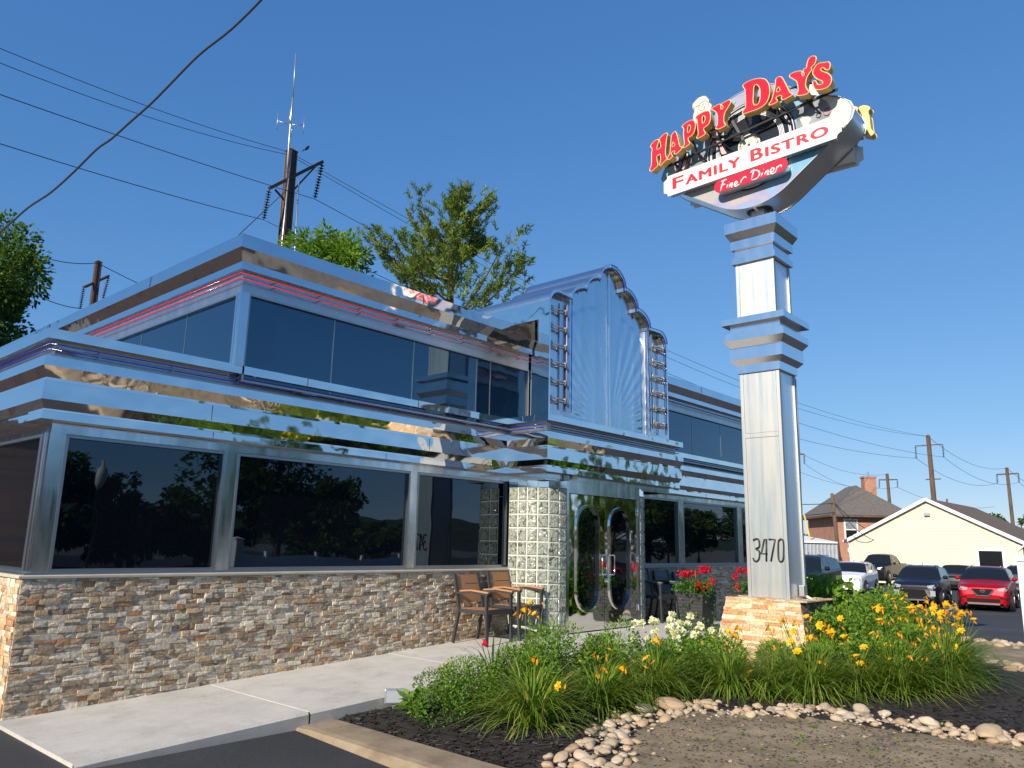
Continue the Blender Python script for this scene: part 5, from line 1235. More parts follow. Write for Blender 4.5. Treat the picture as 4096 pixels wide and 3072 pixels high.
    for g_ in glass['side_window']: g_.build('side_window', M['carglass'], t, local=True)
    # arches + wheels
    wr = .36 if kind != 'sedan' else .33
    if kind == 'truck': wr = .40
    fy, ry = .92, L-.98
    if kind == 'truck': ry = L-1.2
    for yy in (fy, ry):
        for s in (-1, 1):
            MB().lathe([(wr+.075, -.02), (wr+.075, .02), (0.02, .021)], (s*(h*.985), yy, wr+.01), 20, axis='x').build('wheel_arch', M['carblack'], t, local=True)
            o = MB().lathe([(wr*.6, -.11), (wr*.97, -.11), (wr, -.07), (wr, .07), (wr*.97, .11), (wr*.66, .112)], (s*(h-.06), yy, wr), 24, axis='x').build('wheel', M['tyre'], t, True, local=True)
            rm = MB(); rm.lathe([(wr*.68, 0), (wr*.66, s*.02), (wr*.62, s*.008)], (s*(h+.045), yy, wr), 20, axis='x')
            for a in range(5):
                an = a*2*PI/5; rm.beam((s*(h+.055), yy, wr), (s*(h+.058), yy+wr*.62*math.cos(an), wr+wr*.62*math.sin(an)), .05, .03)
            rm.build('rim', M['rim'], o, local=True)
    # lamps, grille, mirrors, plate
    zl = zb[2]-.14
    for s in (-1, 1):
        lamp = MB().add([(s*h*.58, -.005, zl-.05), (s*h*.86, .07, zl-.05), (s*h*.955, .34, zl+.06), (s*h*.93, .36, zl+.12), (s*h*.80, .10, zl+.09), (s*h*.55, .01, zl+.05)], [(0, 1, 4, 5), (1, 2, 3, 4)]); lamp.v = [(a, b-.012, c) for a, b, c in lamp.v]
        lamp.build('headlight', M['lamp'], t, local=True)
        mb = MB(); mb.lathe([(0.02, -.09), (.075, -.07), (.085, .0), (.07, .08), (.02, .1)], (s*(h+.10), 1.72 if kind != 'truck' else 2.0, zb[5]+.08), 10, axis='x'); mb.beam((s*(h-.05), 1.72 if kind != 'truck' else 2.0, zb[5]+.03), (s*(h+.08), 1.72 if kind != 'truck' else 2.0, zb[5]+.06), .05, .03)
        mb.build('wing_mirror', M[paint], t, True, local=True)
        if grille == 'shield':
            MB().beam((s*h*.50, -.02, .72), (s*h*.62, .0, .45), .05, .10).beam((s*h*.62, -.0, .45), (s*h*.78, .03, .40), .04, .05).build('chrome_bracket', M['chromecar'], t, local=True)
            MB().box(min(s*h*.66, s*h*.88), -.002, .46, max(s*h*.66, s*h*.88), .10, .68).build('lower_lamp', M['lamp'], t, local=True)
        if kind in ('suv',): MB().beam((s*(h*.60), 2.1, H+.03), (s*(h*.60), L-.9, H+.0), .03, .035).build('roof_rail', M['alu'], t, local=True)
    zg = zb[1]-.10
    if grille == 'shield':
        MB().box(-h*.50, -.012, .44, h*.50, .05, .70).build('grille', M['carblack'], t, local=True)
        mb = MB()
        for k in (.72, .765, .81): mb.box(-h*.60, -.02, k-.01, h*.60, .05, k+.01)
        mb.build('grille_bars', M['chromecar'], t, local=True)
        e = MB()
        for a in (90, 210, 330):
            c_, s_ = math.cos(R(a)), math.sin(R(a)); u = (-s_, c_); d_ = .045
            e.add([(0, -.035, .79), (c_*d_*.6+u[0]*.018, -.035, .79+s_*d_*.6+u[1]*.018), (c_*d_*1.2, -.035, .79+s_*d_*1.2), (c_*d_*.6-u[0]*.018, -.035, .79+s_*d_*.6-u[1]*.018)], [(0, 1, 2, 3)])
        e.build('emblem', M['chromecar'], t, local=True)
        MB().box(-h*.6, -.015, .27, h*.6, .05, .33).build('skid_trim', M['chromecar'], t, local=True)
    elif grille == 'vee':
        MB().add([(-h*.42, -.014, .88), (h*.42, -.014, .88), (h*.22, -.014, .60), (-h*.22, -.014, .60)], [(3, 2, 1, 0)]).build('grille', M['carblack'], t, local=True)
        MB().beam((-h*.44, -.025, .88), (-h*.22, -.03, .61), .03, .075, up=(0, 1, 0)).beam((h*.44, -.025, .88), (h*.22, -.03, .61), .03, .075, up=(0, 1, 0)).beam((-h*.24, -.03, .61), (h*.24, -.03, .61), .03, .05, up=(0, 1, 0)).build('chrome_vee', M['chromecar'], t, local=True)
        MB().prism([circ(0, .80, .075, 20), circ(0, .80, .058, 20)], lambda a, b, d: (a, d, b), -.04, -.02).build('emblem_ring', M['chromecar'], t, local=True)
        MB().box(-.10, -.045, .788, .10, -.025, .812).build('emblem_bar', M['chromecar'], t, local=True)
        MB().box(-h*.62, -.012, .36, h*.62, .05, .50).build('lower_intake', M['carblack'], t, local=True)
        MB().box(-h*.60, -.025, .27, h*.60, .06, .33).build('skid_trim', M['chromecar'], t, local=True)
        for s in (-1, 1): MB().box(min(s*h*.62, s*h*.9), .0, .50, max(s*h*.62, s*h*.9), .09, .56).build('fog_light', M['carblack'], t, local=True)
    else:
        MB().box(-h*.50, -.014, zg-.22, h*.50, .04, zg-.02).build('grille', M['carblack'], t, local=True)
        mb = MB()
        for k in (0, 1, 2): mb.box(-h*.50, -.022, zg-.20+k*.07, h*.50, .03, zg-.185+k*.07)
        mb.build('grille_bars', M['chromecar'], t, local=True)
    mb = MB()
    for s in (-1, 1): mb.box(min(s*h, s*(h+.012)), 1.9, gc+.05, max(s*h, s*(h+.012)), L-1.4, gc+.13)
    for q in loose(mb): q.build('sill_trim', M['carblack'], t, local=True)
    if kind != 'sedan': MB().tube([(0, L*.62, H), (0, L*.62+.05, H+.12)], .012, 5).build('aerial', M['carblack'], t, local=True)
    t.rotation_euler.z = R(-90+rot); return t
CR = 6
car('red crossover with a chrome V-shaped grille, parked at the right', 36.2, 7.02, CR, 4.65, 1.84, 1.70, 'car_red', grille='vee')
car('dark blue crossover with a silver barred grille, parked left of the red one', 36.3, 9.55, CR, 4.4, 1.78, 1.66, 'car_navy', grille='shield')
car('white crossover parked left of the dark blue one', 41.5, 14.25, CR, 4.5, 1.85, 1.65, 'car_white')
car('black SUV partly hidden behind the steel pylon', 29.6, 12.2, CR, 4.9, 1.9, 1.75, 'car_black', g=-.62)
car('dark green pickup truck parked against the cream garage', 56.5, 17.6, 0, 5.8, 2.0, 1.95, 'car_green', 'truck', cat='truck', g=-.80)
car('dark sedan seen between the dark blue crossover and the red one', 54, 12.0, CR, 4.9, 1.85, 1.45, 'car_dark', 'sedan', g=-.86)
car('grey-blue car whose roof shows behind the red crossover', 52, 8.15, CR, 4.6, 1.85, 1.62, 'car_blue', g=-.93)
car('dark SUV whose roof shows behind the white crossover', 52, 20.6, CR, 4.7, 1.9, 1.72, 'car_navy', g=-.78)

# ------------------------------------------------------------------ buildings in the distance
def local_thing(name, label, cat, x, y, z, ang): t = thing(name, label, cat, (x, y, z)); t.rotation_euler.z = ang; return t
# cream garage: gable face from A (left) to B (right)
ga = R(-1.0)-PI/2; gw = 11.9
t = local_thing('garage', 'long low building with cream clapboard gable and brown shingle roof', 'building', 66.0, 21.9, -1.4, ga)
ev, rz, dep = 3.65, 6.75, 15
mb = MB(); zz = -.1
def gz(x): return ev+(rz-ev)*(1-abs(x-gw/2)/(gw/2))
while zz < rz:   # lapped boards, each leaning out at its foot
    z1 = min(zz+.21, rz)
    def lim(z): 
        if z <= ev: return 0.0, gw
        k = (z-ev)/(rz-ev)*gw/2; return k, gw-k
    a0, b0 = lim(zz); a1, b1 = lim(z1)
    mb.quad((a0, -.03, zz), (b0, -.03, zz), (b1, 0, z1), (a1, 0, z1)); mb.quad((a0, 0, zz), (b0, 0, zz), (b0, -.03, zz), (a0, -.03, zz)); zz = z1
mb.box(0, .02, -.2, gw, .2, ev)
mb.build('gable_wall', M['siding'], t, local=True)
mb = MB().box(gw-.15, .2, -.2, gw, dep, ev); mb.build('side_wall', noisy('dark_side_brick', [(.3, (.10, .085, .075)), (.7, (.17, .15, .13))], 6, .8), t, local=True)
mb = MB(); ov = .35
for s in (-1, 1):
    xe = gw/2+s*(gw/2+ov); zE = ev-ov*(rz-ev)/(gw/2)
    q = [(gw/2, -.3, rz+.06), (xe, -.3, zE+.06), (xe, dep, zE+.06), (gw/2, dep, rz+.06)]
    mb.quad(*(q if s < 0 else q[::-1])); q2 = [(a, b, c-.05) for a, b, c in q]; mb.quad(*(q2[::-1] if s < 0 else q2))
mb.build('roof', M['shingle_brown'], t, local=True)
mb = MB()
for s in (-1, 1): mb.beam((gw/2, -.32, rz-.04), (gw/2+s*(gw/2+ov), -.32, ev-ov*(rz-ev)/(gw/2)-.04), .04, .24)
mb.build('rake_trim', M['trimwhite'], t, local=True)
for x in (-.35, gw+.35): MB().box(x-.07, -.3, ev-.22, x+.07, dep, ev-.08).build('gutter', M['trimwhite'], t, local=True)
MB().tube([(-.3, -.25, ev-.2), (.0, -.06, ev-.45), (.02, -.06, -.1)], .05, 6).build('downspout', M['trimwhite'], t, local=True)
MB().tube([(gw+.3, -.25, ev-.15), (gw-.35, -.06, ev-.75), (gw-.35, -.06, -.1)], .06, 6).build('downspout', M['trimwhite'], t, local=True)
w_ = MB().box(gw*.755, -.06, 1.45, gw*.905, .0, 3.05); w0 = w_.build('window', M['trimwhite'], t, local=True); MB().box(gw*.768, -.07, 1.57, gw*.892, -.055, 2.93).build('pane', M['carglass'], w0, local=True)
MB().box(gw/2-.22, -.22, 5.45, gw/2+.18, -.02, 5.72).build('wall_light', M['galv'], t, local=True, bevel=.03)
MB().box(gw/2-.38, -.035, 5.8, gw/2+.25, -.024, 6.3).build('patched_board', M['siding'], t, local=True)
# brick house with hip roof
hx, hy = 74.5, 22.8
t = local_thing('brick_house', 'two-storey red brick house with grey hip roof and brick chimney', 'house', 71.4*1.14+1.2, 26.9*1.14-2.2, EYE-2.36*1.2, math.atan2(22.8-26.9, 74.5-71.4)); t.scale = (1.2, 1.2, 1.2)
hw, hd, he, hr = 5.6, 8.5, 5.3, 8.1
hw = 5.5
MB().box(0, 0, -.2, hw, hd, he).build('wall', M['brick'], t, local=True)
o_ = .75; mb = MB()
c = [(-o_, -o_, he), (hw+o_, -o_, he), (hw+o_, hd+o_, he), (-o_, hd+o_, he)]; r1, r2 = (hw/2, 2.9, hr), (hw/2, hd-2.9, hr)
mb.quad(c[0], c[1], r1); mb.quad(c[1], c[2], r2, r1); mb.quad(c[2], c[3], r2); mb.quad(c[3], c[0], r1, r2); mb.quad(*c[::-1])
rf = mb.build('roof', M['shingle'], t, local=True)
MB().box(-o_, -o_, he-.16, hw+o_, hd+o_, he-.01).build('eaves', M['woodpole'], t, local=True)
ch_ = MB().box(hw*.62, 2.6, hr-1.2, hw*.62+1.0, 3.5, hr+.65).box(hw*.62-.06, 2.54, hr+.65, hw*.62+1.06, 3.56, hr+.8).build('chimney', M['brick'], rf, local=True)
MB().tube([(hw*.62+.5, 3.05, hr+.8), (hw*.62+.5, 3.05, hr+1.25)], .1, 8).build('flue', M['chrome'], rf, local=True)
def hwin(x, z, w_, h_, face='f'):
    def bx(x0, d0, z0, x1, d1, z1): return MB().box(x0, d0, z0, x1, d1, z1) if face == 'f' else MB().box(hw-d1, x0, z0, hw-d0, x1, z1)
    f = bx(x, -.06, z, x+w_, -.0, z+h_).build('window', M['trimwhite'], t, local=True)
    bx(x+.12, -.075, z+.1, x+w_-.12, -.055, z+h_*.5).build('pane', M['carglass'], f, local=True); bx(x+.12, -.075, z+h_*.55, x+w_-.12, -.055, z+h_-.12).build('pane', M['greyart'], f, local=True)
hwin(.5, 3.1, 1.15, 1.9); hwin(3.9, 3.1, 1.0, 1.9); hwin(1.0, -.1, 1.0, 1.9); hwin(4.5, 3.3, .9, 1.5, 's')
MB().box(.7, -.03, 2.2, 1.7, -.005, 2.55).build('sign_plate', M['trimwhite'], t, local=True)
# grey metal shed
t = local_thing('metal_shed', 'low grey corrugated shed left of the brick house', 'shed', 52.3, 24.3, -.9, math.atan2(20.0-24.3, 57.2-52.3))
mb = MB(); sx = 6.5; k = 0
while k < sx:
    mb.quad((k, 0, 0), (k+.13, 0, 0), (k+.13, 0, 2.75), (k, 0, 2.75)); mb.quad((k+.13, 0, 0), (k+.17, -.04, 0), (k+.17, -.04, 2.75), (k+.13, 0, 2.75)); mb.quad((k+.17, -.04, 0), (k+.24, -.04, 0), (k+.24, -.04, 2.75), (k+.17, -.04, 2.75)); mb.quad((k+.24, -.04, 0), (k+.28, 0, 0), (k+.28, 0, 2.75), (k+.24, -.04, 2.75)); k += .28
mb.box(0, .02, 0, sx, 5, 2.7); mb.build('wall', M['shedmetal'], t, local=True)
MB().add([(-.15, -.15, 2.72), (sx+.15, -.15, 2.72), (sx+.15, 5.1, 3.25), (-.15, 5.1, 3.25), (-.15, -.15, 2.82), (sx+.15, -.15, 2.82), (sx+.15, 5.1, 3.35), (-.15, 5.1, 3.35)], [(0, 3, 2, 1), (4, 5, 6, 7), (0, 1, 5, 4), (1, 2, 6, 5), (2, 3, 7, 6), (3, 0, 4, 7)]).build('roof', M['trimwhite'], t, local=True)
t = thing('rubbish_bin', 'round-topped black bin at the left corner of the cream garage', 'bin', (64.5, 22.6, -1.1))
MB().lathe([(.48, 0), (.52, 1.6), (.56, 1.62), (.50, 1.9), (.30, 2.08), (.0, 2.12)], (0, 0, 0), 14).build('barrel', M['black'], t, True, local=True)

# ------------------------------------------------------------------ poles and wires
def at_pt(p): return Vector(p)
def insulator(parent, a, b, n=11, r_=.13):
    a = Vector(a); b = Vector(b); mb = MB(); L = (b-a).length; d = (b-a)/L
    mb.tube([a, b], r_*.18, 6)
    for i in range(n):
        c0 = a+d*L*(.08+.86*i/(n-1)); mb.tube([c0-d*L*.012, c0, c0+d*L*.035], [r_*.35, r_, r_*.3], 10)
    mb.build('insulator', M['ceramic'], parent, True)
def pole(name, label, base, top, w0, w1, m, arms=(), ins=(), cat='utility pole', round_=False, group=None):
    t = thing(name, label, cat, base, group)
    if round_: MB().tube([base, top], [w0/2, w1/2], 10).build('shaft', m, t, True)
    else:
        a = Vector(base); b = Vector(top); mb = MB(); vs = []
        for p, w_ in ((a, w0), (b, w1)):
            for sx, sy in ((-1, -1), (1, -1), (1, 1), (-1, 1)): vs.append((p.x+sx*w_/2, p.y+sy*w_/2, p.z))
        mb.add(vs, [(0, 3, 2, 1), (4, 5, 6, 7), (0, 1, 5, 4), (1, 2, 6, 5), (2, 3, 7, 6), (3, 0, 4, 7)])
        for q in mb.v[:0]: pass
        sh = mb.build('shaft', m, t)
        if w0 > .5:
            st_ = MB()
            for s in (-1, 1): st_.beam((a.x-w0/2-.01, a.y+s*w0*.32, a.z), (b.x-w1/2-.01, b.y+s*w1*.32, b.z), .05, .06)
            for s in (-1, 1): st_.beam((a.x+s*w0*.32, a.y-w0/2-.01, a.z), (b.x+s*w1*.32, b.y-w1/2-.01, b.z), .05, .06)
            st_.build('corner_angle', M['woodpole'], sh)
            MB().add([(b.x-w1*.6, b.y-w1*.6, b.z), (b.x+w1*.6, b.y-w1*.6, b.z), (b.x+w1*.6, b.y+w1*.6, b.z), (b.x-w1*.6, b.y+w1*.6, b.z), (b.x, b.y, b.z+w1*.5)], [(3, 2, 1, 0), (0, 1, 4), (1, 2, 4), (2, 3, 4), (3, 0, 4)]).build('pole_cap', m, t)
    for a, b, w_ in arms: MB().beam(a, b, w_, w_).build('crossarm', m, t)
    for a, b, n, r_ in ins: insulator(t, a, b, n, r_)
    return t
# tall pole just behind the diner
aL, aR = (18.52, 33.01, 18.4), (21.62, 33.27, 21.19)
mid = (20.0, 33.6, 18.6)
t = pole('transmission_pole', 'tall rusty steel transmission pole with antenna mast, rising behind the diner roof', (20.0, 33.6, -1), (19.75, 33.3, 21.0), .56, .44, M['rust'],
     arms=(), ins=((( 18.52, 33.01, 18.35), (18.59, 33.4, 16.9), 11, .15), ((21.62, 33.27, 21.15), (21.67, 33.82, 19.26), 12, .15)), group='transmission poles')
MB().beam(aL, aR, .16, .16).beam((18.9, 33.1, 18.5), (19.75, 33.5, 18.3), .08, .08).beam((21.3, 33.25, 20.9), (20.05, 33.5, 18.9), .08, .08).build('crossarm', M['rust'], t)
MB().tube([(19.5, 33.1, 18.0), (19.35, 32.95, 21.3), (19.28, 32.85, 22.6), (19.2, 32.7, 23.6)], .045, 6).tube([(19.2, 32.7, 23.6), (19.07, 32.55, 26.0)], .028, 5).build('antenna_mast', M['galv'], t, True)
mb = MB(); cx_, cy_, cz_ = 19.32, 32.9, 22.2
for dx, dy in ((.55, -.35), (-.55, .35), (.35, .45), (-.35, -.45)):
    mb.tube([(cx_, cy_, cz_), (cx_+dx, cy_+dy, cz_+.1)], .022, 5); mb.tube([(cx_+dx, cy_+dy, cz_-.4), (cx_+dx, cy_+dy, cz_+.55)], .02, 5)
mb.build('antenna_array', M['galv'], t, True)
MB().tube([(19.55, 33.0, 20.8), (19.5, 33.05, 16), (19.62, 33.1, 12), (19.55, 33.1, 8)], .04, 5).tube([(20.15, 33.05, 19.5), (20.3, 33.1, 15), (20.42, 33.15, 10)], .035, 5).build('riser_cable', M['galv'], t, True)
b = thing('bird', 'small dark bird perched on the wire beside the top of the tall pole', 'bird', (20.55, 33.2, 21.45))
MB().tube([(-.16, 0, -.12), (-.05, 0, -.02), (.06, 0, .10), (.10, 0, .20), (.16, 0, .25)], [.012, .07, .075, .05, .012], 8).build('body', M['black'], b, True, local=True)
MB().tube([(-.14, 0, -.08), (-.28, 0, -.26)], [.035, .02], 6).build('tail', M['black'], b, True, local=True)
pole('transmission_pole', 'smaller dark steel transmission pole beyond the left end of the roof', (26.9, 78.6, -1), (26.29, 77.6, 27.2), .62, .50, M['rust'],
     arms=(((25.04, 76.82, 24.16), (27.87, 79.03, 26.57), .22),), ins=(((25.04, 76.82, 24.1), (25.15, 77.31, 22.14), 11, .22), ((27.87, 79.03, 26.5), (27.86, 79.72, 24.35), 11, .22)), group='transmission poles')
pole('transmission_pole', 'rust-brown pole with a wide crossarm rising behind the cream garage', (100.9, 23.6, -1), (98.9, 23.2, 14.6), .55, .36, M['woodpole'],
     arms=(((98.06, 24.41, 13.41), (100.12, 22.02, 13.68), .11), ((99.3, 23.9, 9.6), (100.4, 22.6, 9.7), .12)), ins=(((98.06, 24.41, 13.35), (98.29, 24.48, 12.0), 8, .16), ((100.12, 22.02, 13.6), (100.37, 22.07, 12.2), 8, .16)), group='transmission poles')
pole('transmission_pole', 'thin pole with a crossarm just right of the brick chimney', (146.3, 41.2, -1), (144.6, 40.9, 14.6), .5, .4, M['woodpole'],
     arms=(((143.88, 42.05, 13.51), (145.97, 39.67, 13.64), .2),), ins=(((143.88, 42.05, 13.4), (144.09, 42.17, 12.2), 7, .2), ((145.97, 39.67, 13.5), (146.17, 39.78, 12.3), 7, .2)), group='transmission poles')
pole('transmission_pole', 'rightmost pole with a crossarm, above the far end of the garage roof', (136.8, 21.7, -1), (134.8, 21.4, 13.9), .5, .38, M['woodpole'],
     arms=(((134.02, 22.63, 12.86), (136.13, 20.2, 13.09), .2),), ins=(((134.02, 22.63, 12.8), (134.24, 22.69, 11.6), 7, .2), ((136.13, 20.2, 13.0), (136.35, 20.28, 11.8), 7, .2)), group='transmission poles')
pole('transmission_pole', 'far pole whose crossarm end shows beside the steel pylon', (109.8, 43.4, -1), (108.3, 43.1, 15.6), .5, .36, M['woodpole'],
     arms=(((107.4, 44.4, 14.5), (109.56, 41.82, 14.62), .18),), ins=(((109.56, 41.82, 14.6), (109.77, 41.95, 13.3), 7, .2),), group='transmission poles')
pole('wooden_pole', 'leaning wooden service pole in front of the brick house', (63.0, 21.7, -1), (61.69, 21.56, 5.65), .34, .26, M['woodpole'], round_=True)
pole('wooden_pole', 'far thin pole showing just above the garage roof', (193, 42.6, -1), (191.7, 42.3, 12.9), .5, .4, M['woodpole'], round_=True)
t = thing('guy_guard', 'yellow guard on the slanting guy wire left of the brick house', 'guy wire', (57.6, 21.3, -.9)); MB().tube([(56.49, 21.81, 3.83), (57.6, 21.3, -.9)], .06, 6).build('guard', noisy('yellow_guard', [(.3, (.55, .34, .04)), (.7, (.65, .42, .06))], 5, .5), t, True)
def wire(label, a, b, sag, r_=.012, n=18, name='overhead_wire', wig=0):
    a = Vector(a); b = Vector(b); pts = []
    for i in range(n+1):
        f = i/n; p = a.lerp(b, f); p.z -= sag*4*f*(1-f)
        if wig: p += Vector((noise.noise(Vector((f*6, 0, 1)))*wig, 0, noise.noise(Vector((f*6, 5, 1)))*wig))
        pts.append(p)
    o = MB().tube(pts, r_, 5).build(name, M['wire'], smooth=True); return tag(o, label, 'wire', 'overhead wires')
W1 = (19.75, 33.3, 20.95); IR = (21.67, 33.82, 19.22); IL = (18.59, 33.4, 16.86)
AT, AL, AR = (98.9, 23.2, 14.55), (98.29, 24.48, 12.0), (100.37, 22.07, 12.2)
CT, CL_, CR_ = (134.8, 21.4, 13.85), (134.24, 22.69, 11.6), (136.35, 20.28, 11.8)
BT, BL, BR = (144.6, 40.9, 14.5), (144.09, 42.17, 12.2), (146.17, 39.78, 12.3)
wire('upper left wire of the close pair running to the tall pole top', (5.28, 28.95, 17.53), W1, .25, .015)
wire('lower left wire of the close pair running to the tall pole top', (5.36, 29.01, 17.04), (19.75, 33.3, 20.8), .35, .015)
wire('wire from the left edge to the higher insulator of the tall pole', (5.11, 26.9, 14.85), IR, .1, .018)
wire('lowest left wire, running to the lower insulator of the tall pole', (5.37, 27.08, 13.33), IL, .1, .018)
wire('uppermost wire from the tall pole to the brown pole behind the garage', (19.9, 33.3, 20.9), AT, 2.5, .015, 30)
wire('second wire from the tall pole top towards the garage pole', (19.9, 33.3, 20.75), AT, 3.0, .015, 30)
wire('wire from the higher insulator down behind the pine tree', IR, AR, 2.5, .018, 30)
wire('wire from the lower insulator down behind the bright green tree', IL, AL, 2.5, .018, 30)
for i, (a, b, l) in enumerate(((AT, CT, 'top wire between the two right-hand poles'), (AL, CL_, 'left-arm wire between the two right-hand poles'), (AR, CR_, 'right-arm wire between the two right-hand poles'),
      ((109.77, 41.95, 13.3), BL, 'wire from the pylon side to the left arm of the chimney pole'), ((108.3, 43.1, 15.5), BT, 'wire from the pylon side to the top of the chimney pole'), ((107.4, 44.4, 13.2), BR, 'wire from the pylon side to the right arm of the chimney pole'))): wire(l, a, b, 1.4, .022, 16)
wire('wire leaving the rightmost pole top at the right edge', CT, (185, 20, 13.5), 1.5, .028)
wire('wire leaving the rightmost pole arm at the right edge', CR_, (187, 19, 11.2), 1.5, .028)
wire('thin wire from the chimney pole arm towards the garage pole', BR, (190, 33, 11.0), 1.5, .028)
wire('service wire from the wooden pole down to the garage eave', (61.8, 21.5, 5.0), (66, 20, 2.2), .5, .03)
wire('upper service wire from the wooden pole to behind the steel pylon', (61.8, 21.5, 4.9), (50, 28, 5.6), .5, .03)
wire('lower service wire from the wooden pole to behind the steel pylon', (61.8, 21.5, 4.2), (50, 28, 4.3), .5, .03)
wire('service wire from the wooden pole across the house roof', (61.8, 21.5, 5.0), (72, 20.5, 2.6), .6, .03)
wire('guy wire from the tall pole down to behind the roof corner', (19.6, 33.15, 18.8), (13.9, 26.8, 12.8), 0, .02, 4)
wire('wire left of the small transmission pole', (17.3, 66.1, 22.7), (26.2, 77.5, 27.1), .4, .04)
wire('wire right of the small transmission pole', (26.4, 77.7, 27.1), (48, 78, 24.5), .8, .04)
wire('lower wire left of the small transmission pole', (17.3, 65.5, 19.6), (25.15, 77.31, 22.2), .3, .04)
tag(MB().tube(spline([(3.97, 6.9, 7.8), (3.93, 7.48, 7.55), (3.86, 8.09, 7.35), (3.77, 8.69, 7.22), (3.69, 9.3, 7.0), (3.65, 9.69, 6.88), (3.61, 10.22, 6.79), (3.55, 10.63, 6.67), (3.51, 11.0, 6.63), (3.47, 11.69, 6.49), (3.42, 12.41, 6.37), (3.34, 13.13, 6.3), (3.26, 13.89, 6.14), (3.15, 15, 6.0), (2.8, 18, 5.7), (2.0, 24, 5.6)], 4, False), .017, 6).build('service_cable', M['wire'], smooth=True), 'thick black wavy service cable crossing the sky at the upper left', 'wire')
# distant airliner
t = thing('airliner', 'tiny white airliner high in the sky left of the antenna', 'airplane', (0, 0, 0)); pa = Vector((0, 0, EYE))+(_f+_r2*((935-2048)/3092.57)-_u2*((981-1536)/3092.57))*1500
MB().tube([pa-_r2*4.5, pa-_r2*4, pa+_r2*3.5, pa+_r2*4.8], [.1, .5, .5, .15], 8).build('fuselage', M['trimwhite'], t, True); MB().quad(pa-_r2*1.2, pa+_r2*.8, pa-_r2*1.5-_u2*1.3+_f*5, pa-_r2*2.2-_u2*1.3+_f*5).quad(pa+_r2*.8, pa-_r2*1.2, pa-_r2*2.2+_u2*1-_f*5, pa-_r2*1.5+_u2*1-_f*5).build('wing', M['trimwhite'], t)

# ------------------------------------------------------------------ trees
def tree(name, label, x, y, z, h, crown, n, L, W, m, seed, trunk_r=.2, crown_z=.62, lumps=14, cat='tree', group=None, low=.25):
    """crown = (rx, ry, rz) ; leaf clusters in many lobes with gaps"""
    rng = np.random.default_rng(seed); t = thing(name, label, cat, (x, y, z), group); cz = h*crown_z
    mb = MB(); top_ = Vector((rng.normal(0, .2), rng.normal(0, .2), h*.85)); mb.tube([(0, 0, -.3), (0, 0, h*.25), top_*.6, top_], [trunk_r, trunk_r*.8, trunk_r*.5, trunk_r*.12], 8)
    lobes = []
    for i in range(lumps):
        u = unit(rng.normal(size=3)); r_ = rng.uniform(.35, .95)
        c = np.array([u[0]*crown[0]*r_, u[1]*crown[1]*r_, cz+u[2]*crown[2]*r_]); c[2] = max(c[2], h*low); s = rng.uniform(.22, .42)
        lobes.append((c, s)); a = Vector((0, 0, max(h*.2, c[2]*rng.uniform(.35, .6)))); bq = Vector(c)
        mb.tube([a, a.lerp(bq, .5)+Vector((0, 0, -.1*h*.1)), bq], [trunk_r*.35, trunk_r*.2, trunk_r*.05], 5)
    mb.build('trunk', M['bark'], t, True, local=True)
    P = []; D = []; T = []; per = n//(lumps*9)
    for c, s in lobes:
        for k in range(9):   # twig clusters inside each lobe
            u = unit(rng.normal(size=3)); cc = c+u*np.array(crown)*s*rng.uniform(.4, 1.0); tone = rng.normal(.5, .18)
            d = unit(rng.normal(size=(per, 3))); rr = rng.uniform(.15, 1, (per, 1))**.6*np.array(crown)*s*.42
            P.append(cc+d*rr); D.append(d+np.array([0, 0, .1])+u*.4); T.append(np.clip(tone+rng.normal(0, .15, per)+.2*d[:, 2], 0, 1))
    P = np.concatenate(P); V, F = leaves(P, np.concatenate(D), L*rng.uniform(.6, 1.2, len(P)), W*rng.uniform(.7, 1.2, len(P)), rng, .2)
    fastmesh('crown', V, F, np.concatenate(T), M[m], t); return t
def pine(label, x, y, z, h, r_, seed):
    rng = np.random.default_rng(seed); t = thing('pine_tree', label, 'tree', (x, y, z)); mb = MB(); mb.tube([(0, 0, 0), (.1, 0, h*.5), (0, .1, h*.8), (.1, 0, h)], [.26, .2, .11, .02], 8)
    P = []; D = []; T = []
    for i in range(58):
        f = (i/57)**.8; zz = h*(.38+.60*f); rad = r_*(1-f)**.55*rng.uniform(.5, 1.15)+.25; a = rng.uniform(0, 2*PI); el = .25+f*.9
        p0 = np.array([0, 0, zz]); dv = np.array([math.cos(a), math.sin(a), 0]); pts = []
        for k in range(6):
            q = k/5; pts.append(tuple(p0+dv*rad*q*math.cos(el*.5)+np.array([0, 0, rad*(q**1.6)*math.sin(el)*.75])+rng.normal(0, .04, 3)*q))
        mb.tube(pts, [.05, .042, .034, .026, .018, .01], 5)
        side = np.array([-dv[1], dv[0], 0])
        for k in range(int(14+rad*9)):
            q = rng.uniform(.3, 1.03); b0 = p0+dv*rad*q*math.cos(el*.5)+np.array([0, 0, rad*(q**1.6)*math.sin(el)*.75]); off = side*rng.normal(0, rad*.14*(1.2-q*.5))+dv*rng.normal(0, .1)+np.array([0, 0, rng.normal(.06, .10)])
            c = b0+off; tone = np.clip(rng.normal(.55, .22), 0, 1); nn = 32; tip = unit(dv*.7+side*rng.normal(0, .5)+np.array([0, 0, .75]))
            P.append(c+tip*rng.uniform(-.16, .16, (nn, 1))); D.append(tip*.9+rng.normal(0, .55, (nn, 3))); T.append(np.clip(tone+rng.normal(0, .12, nn), 0, 1))
    mb.build('trunk', M['bark'], t, True, local=True); P = np.concatenate(P)
    V, F = leaves(P, np.concatenate(D), .19*rng.uniform(.7, 1.2, len(P)), .032, rng); fastmesh('crown', V, F, np.concatenate(T), M['pine'], t)
pine('tall open-branched pine rising behind the diner roof left of the marquee', 18.45, 19.5, -.5, 14.1, 5.4, 4)
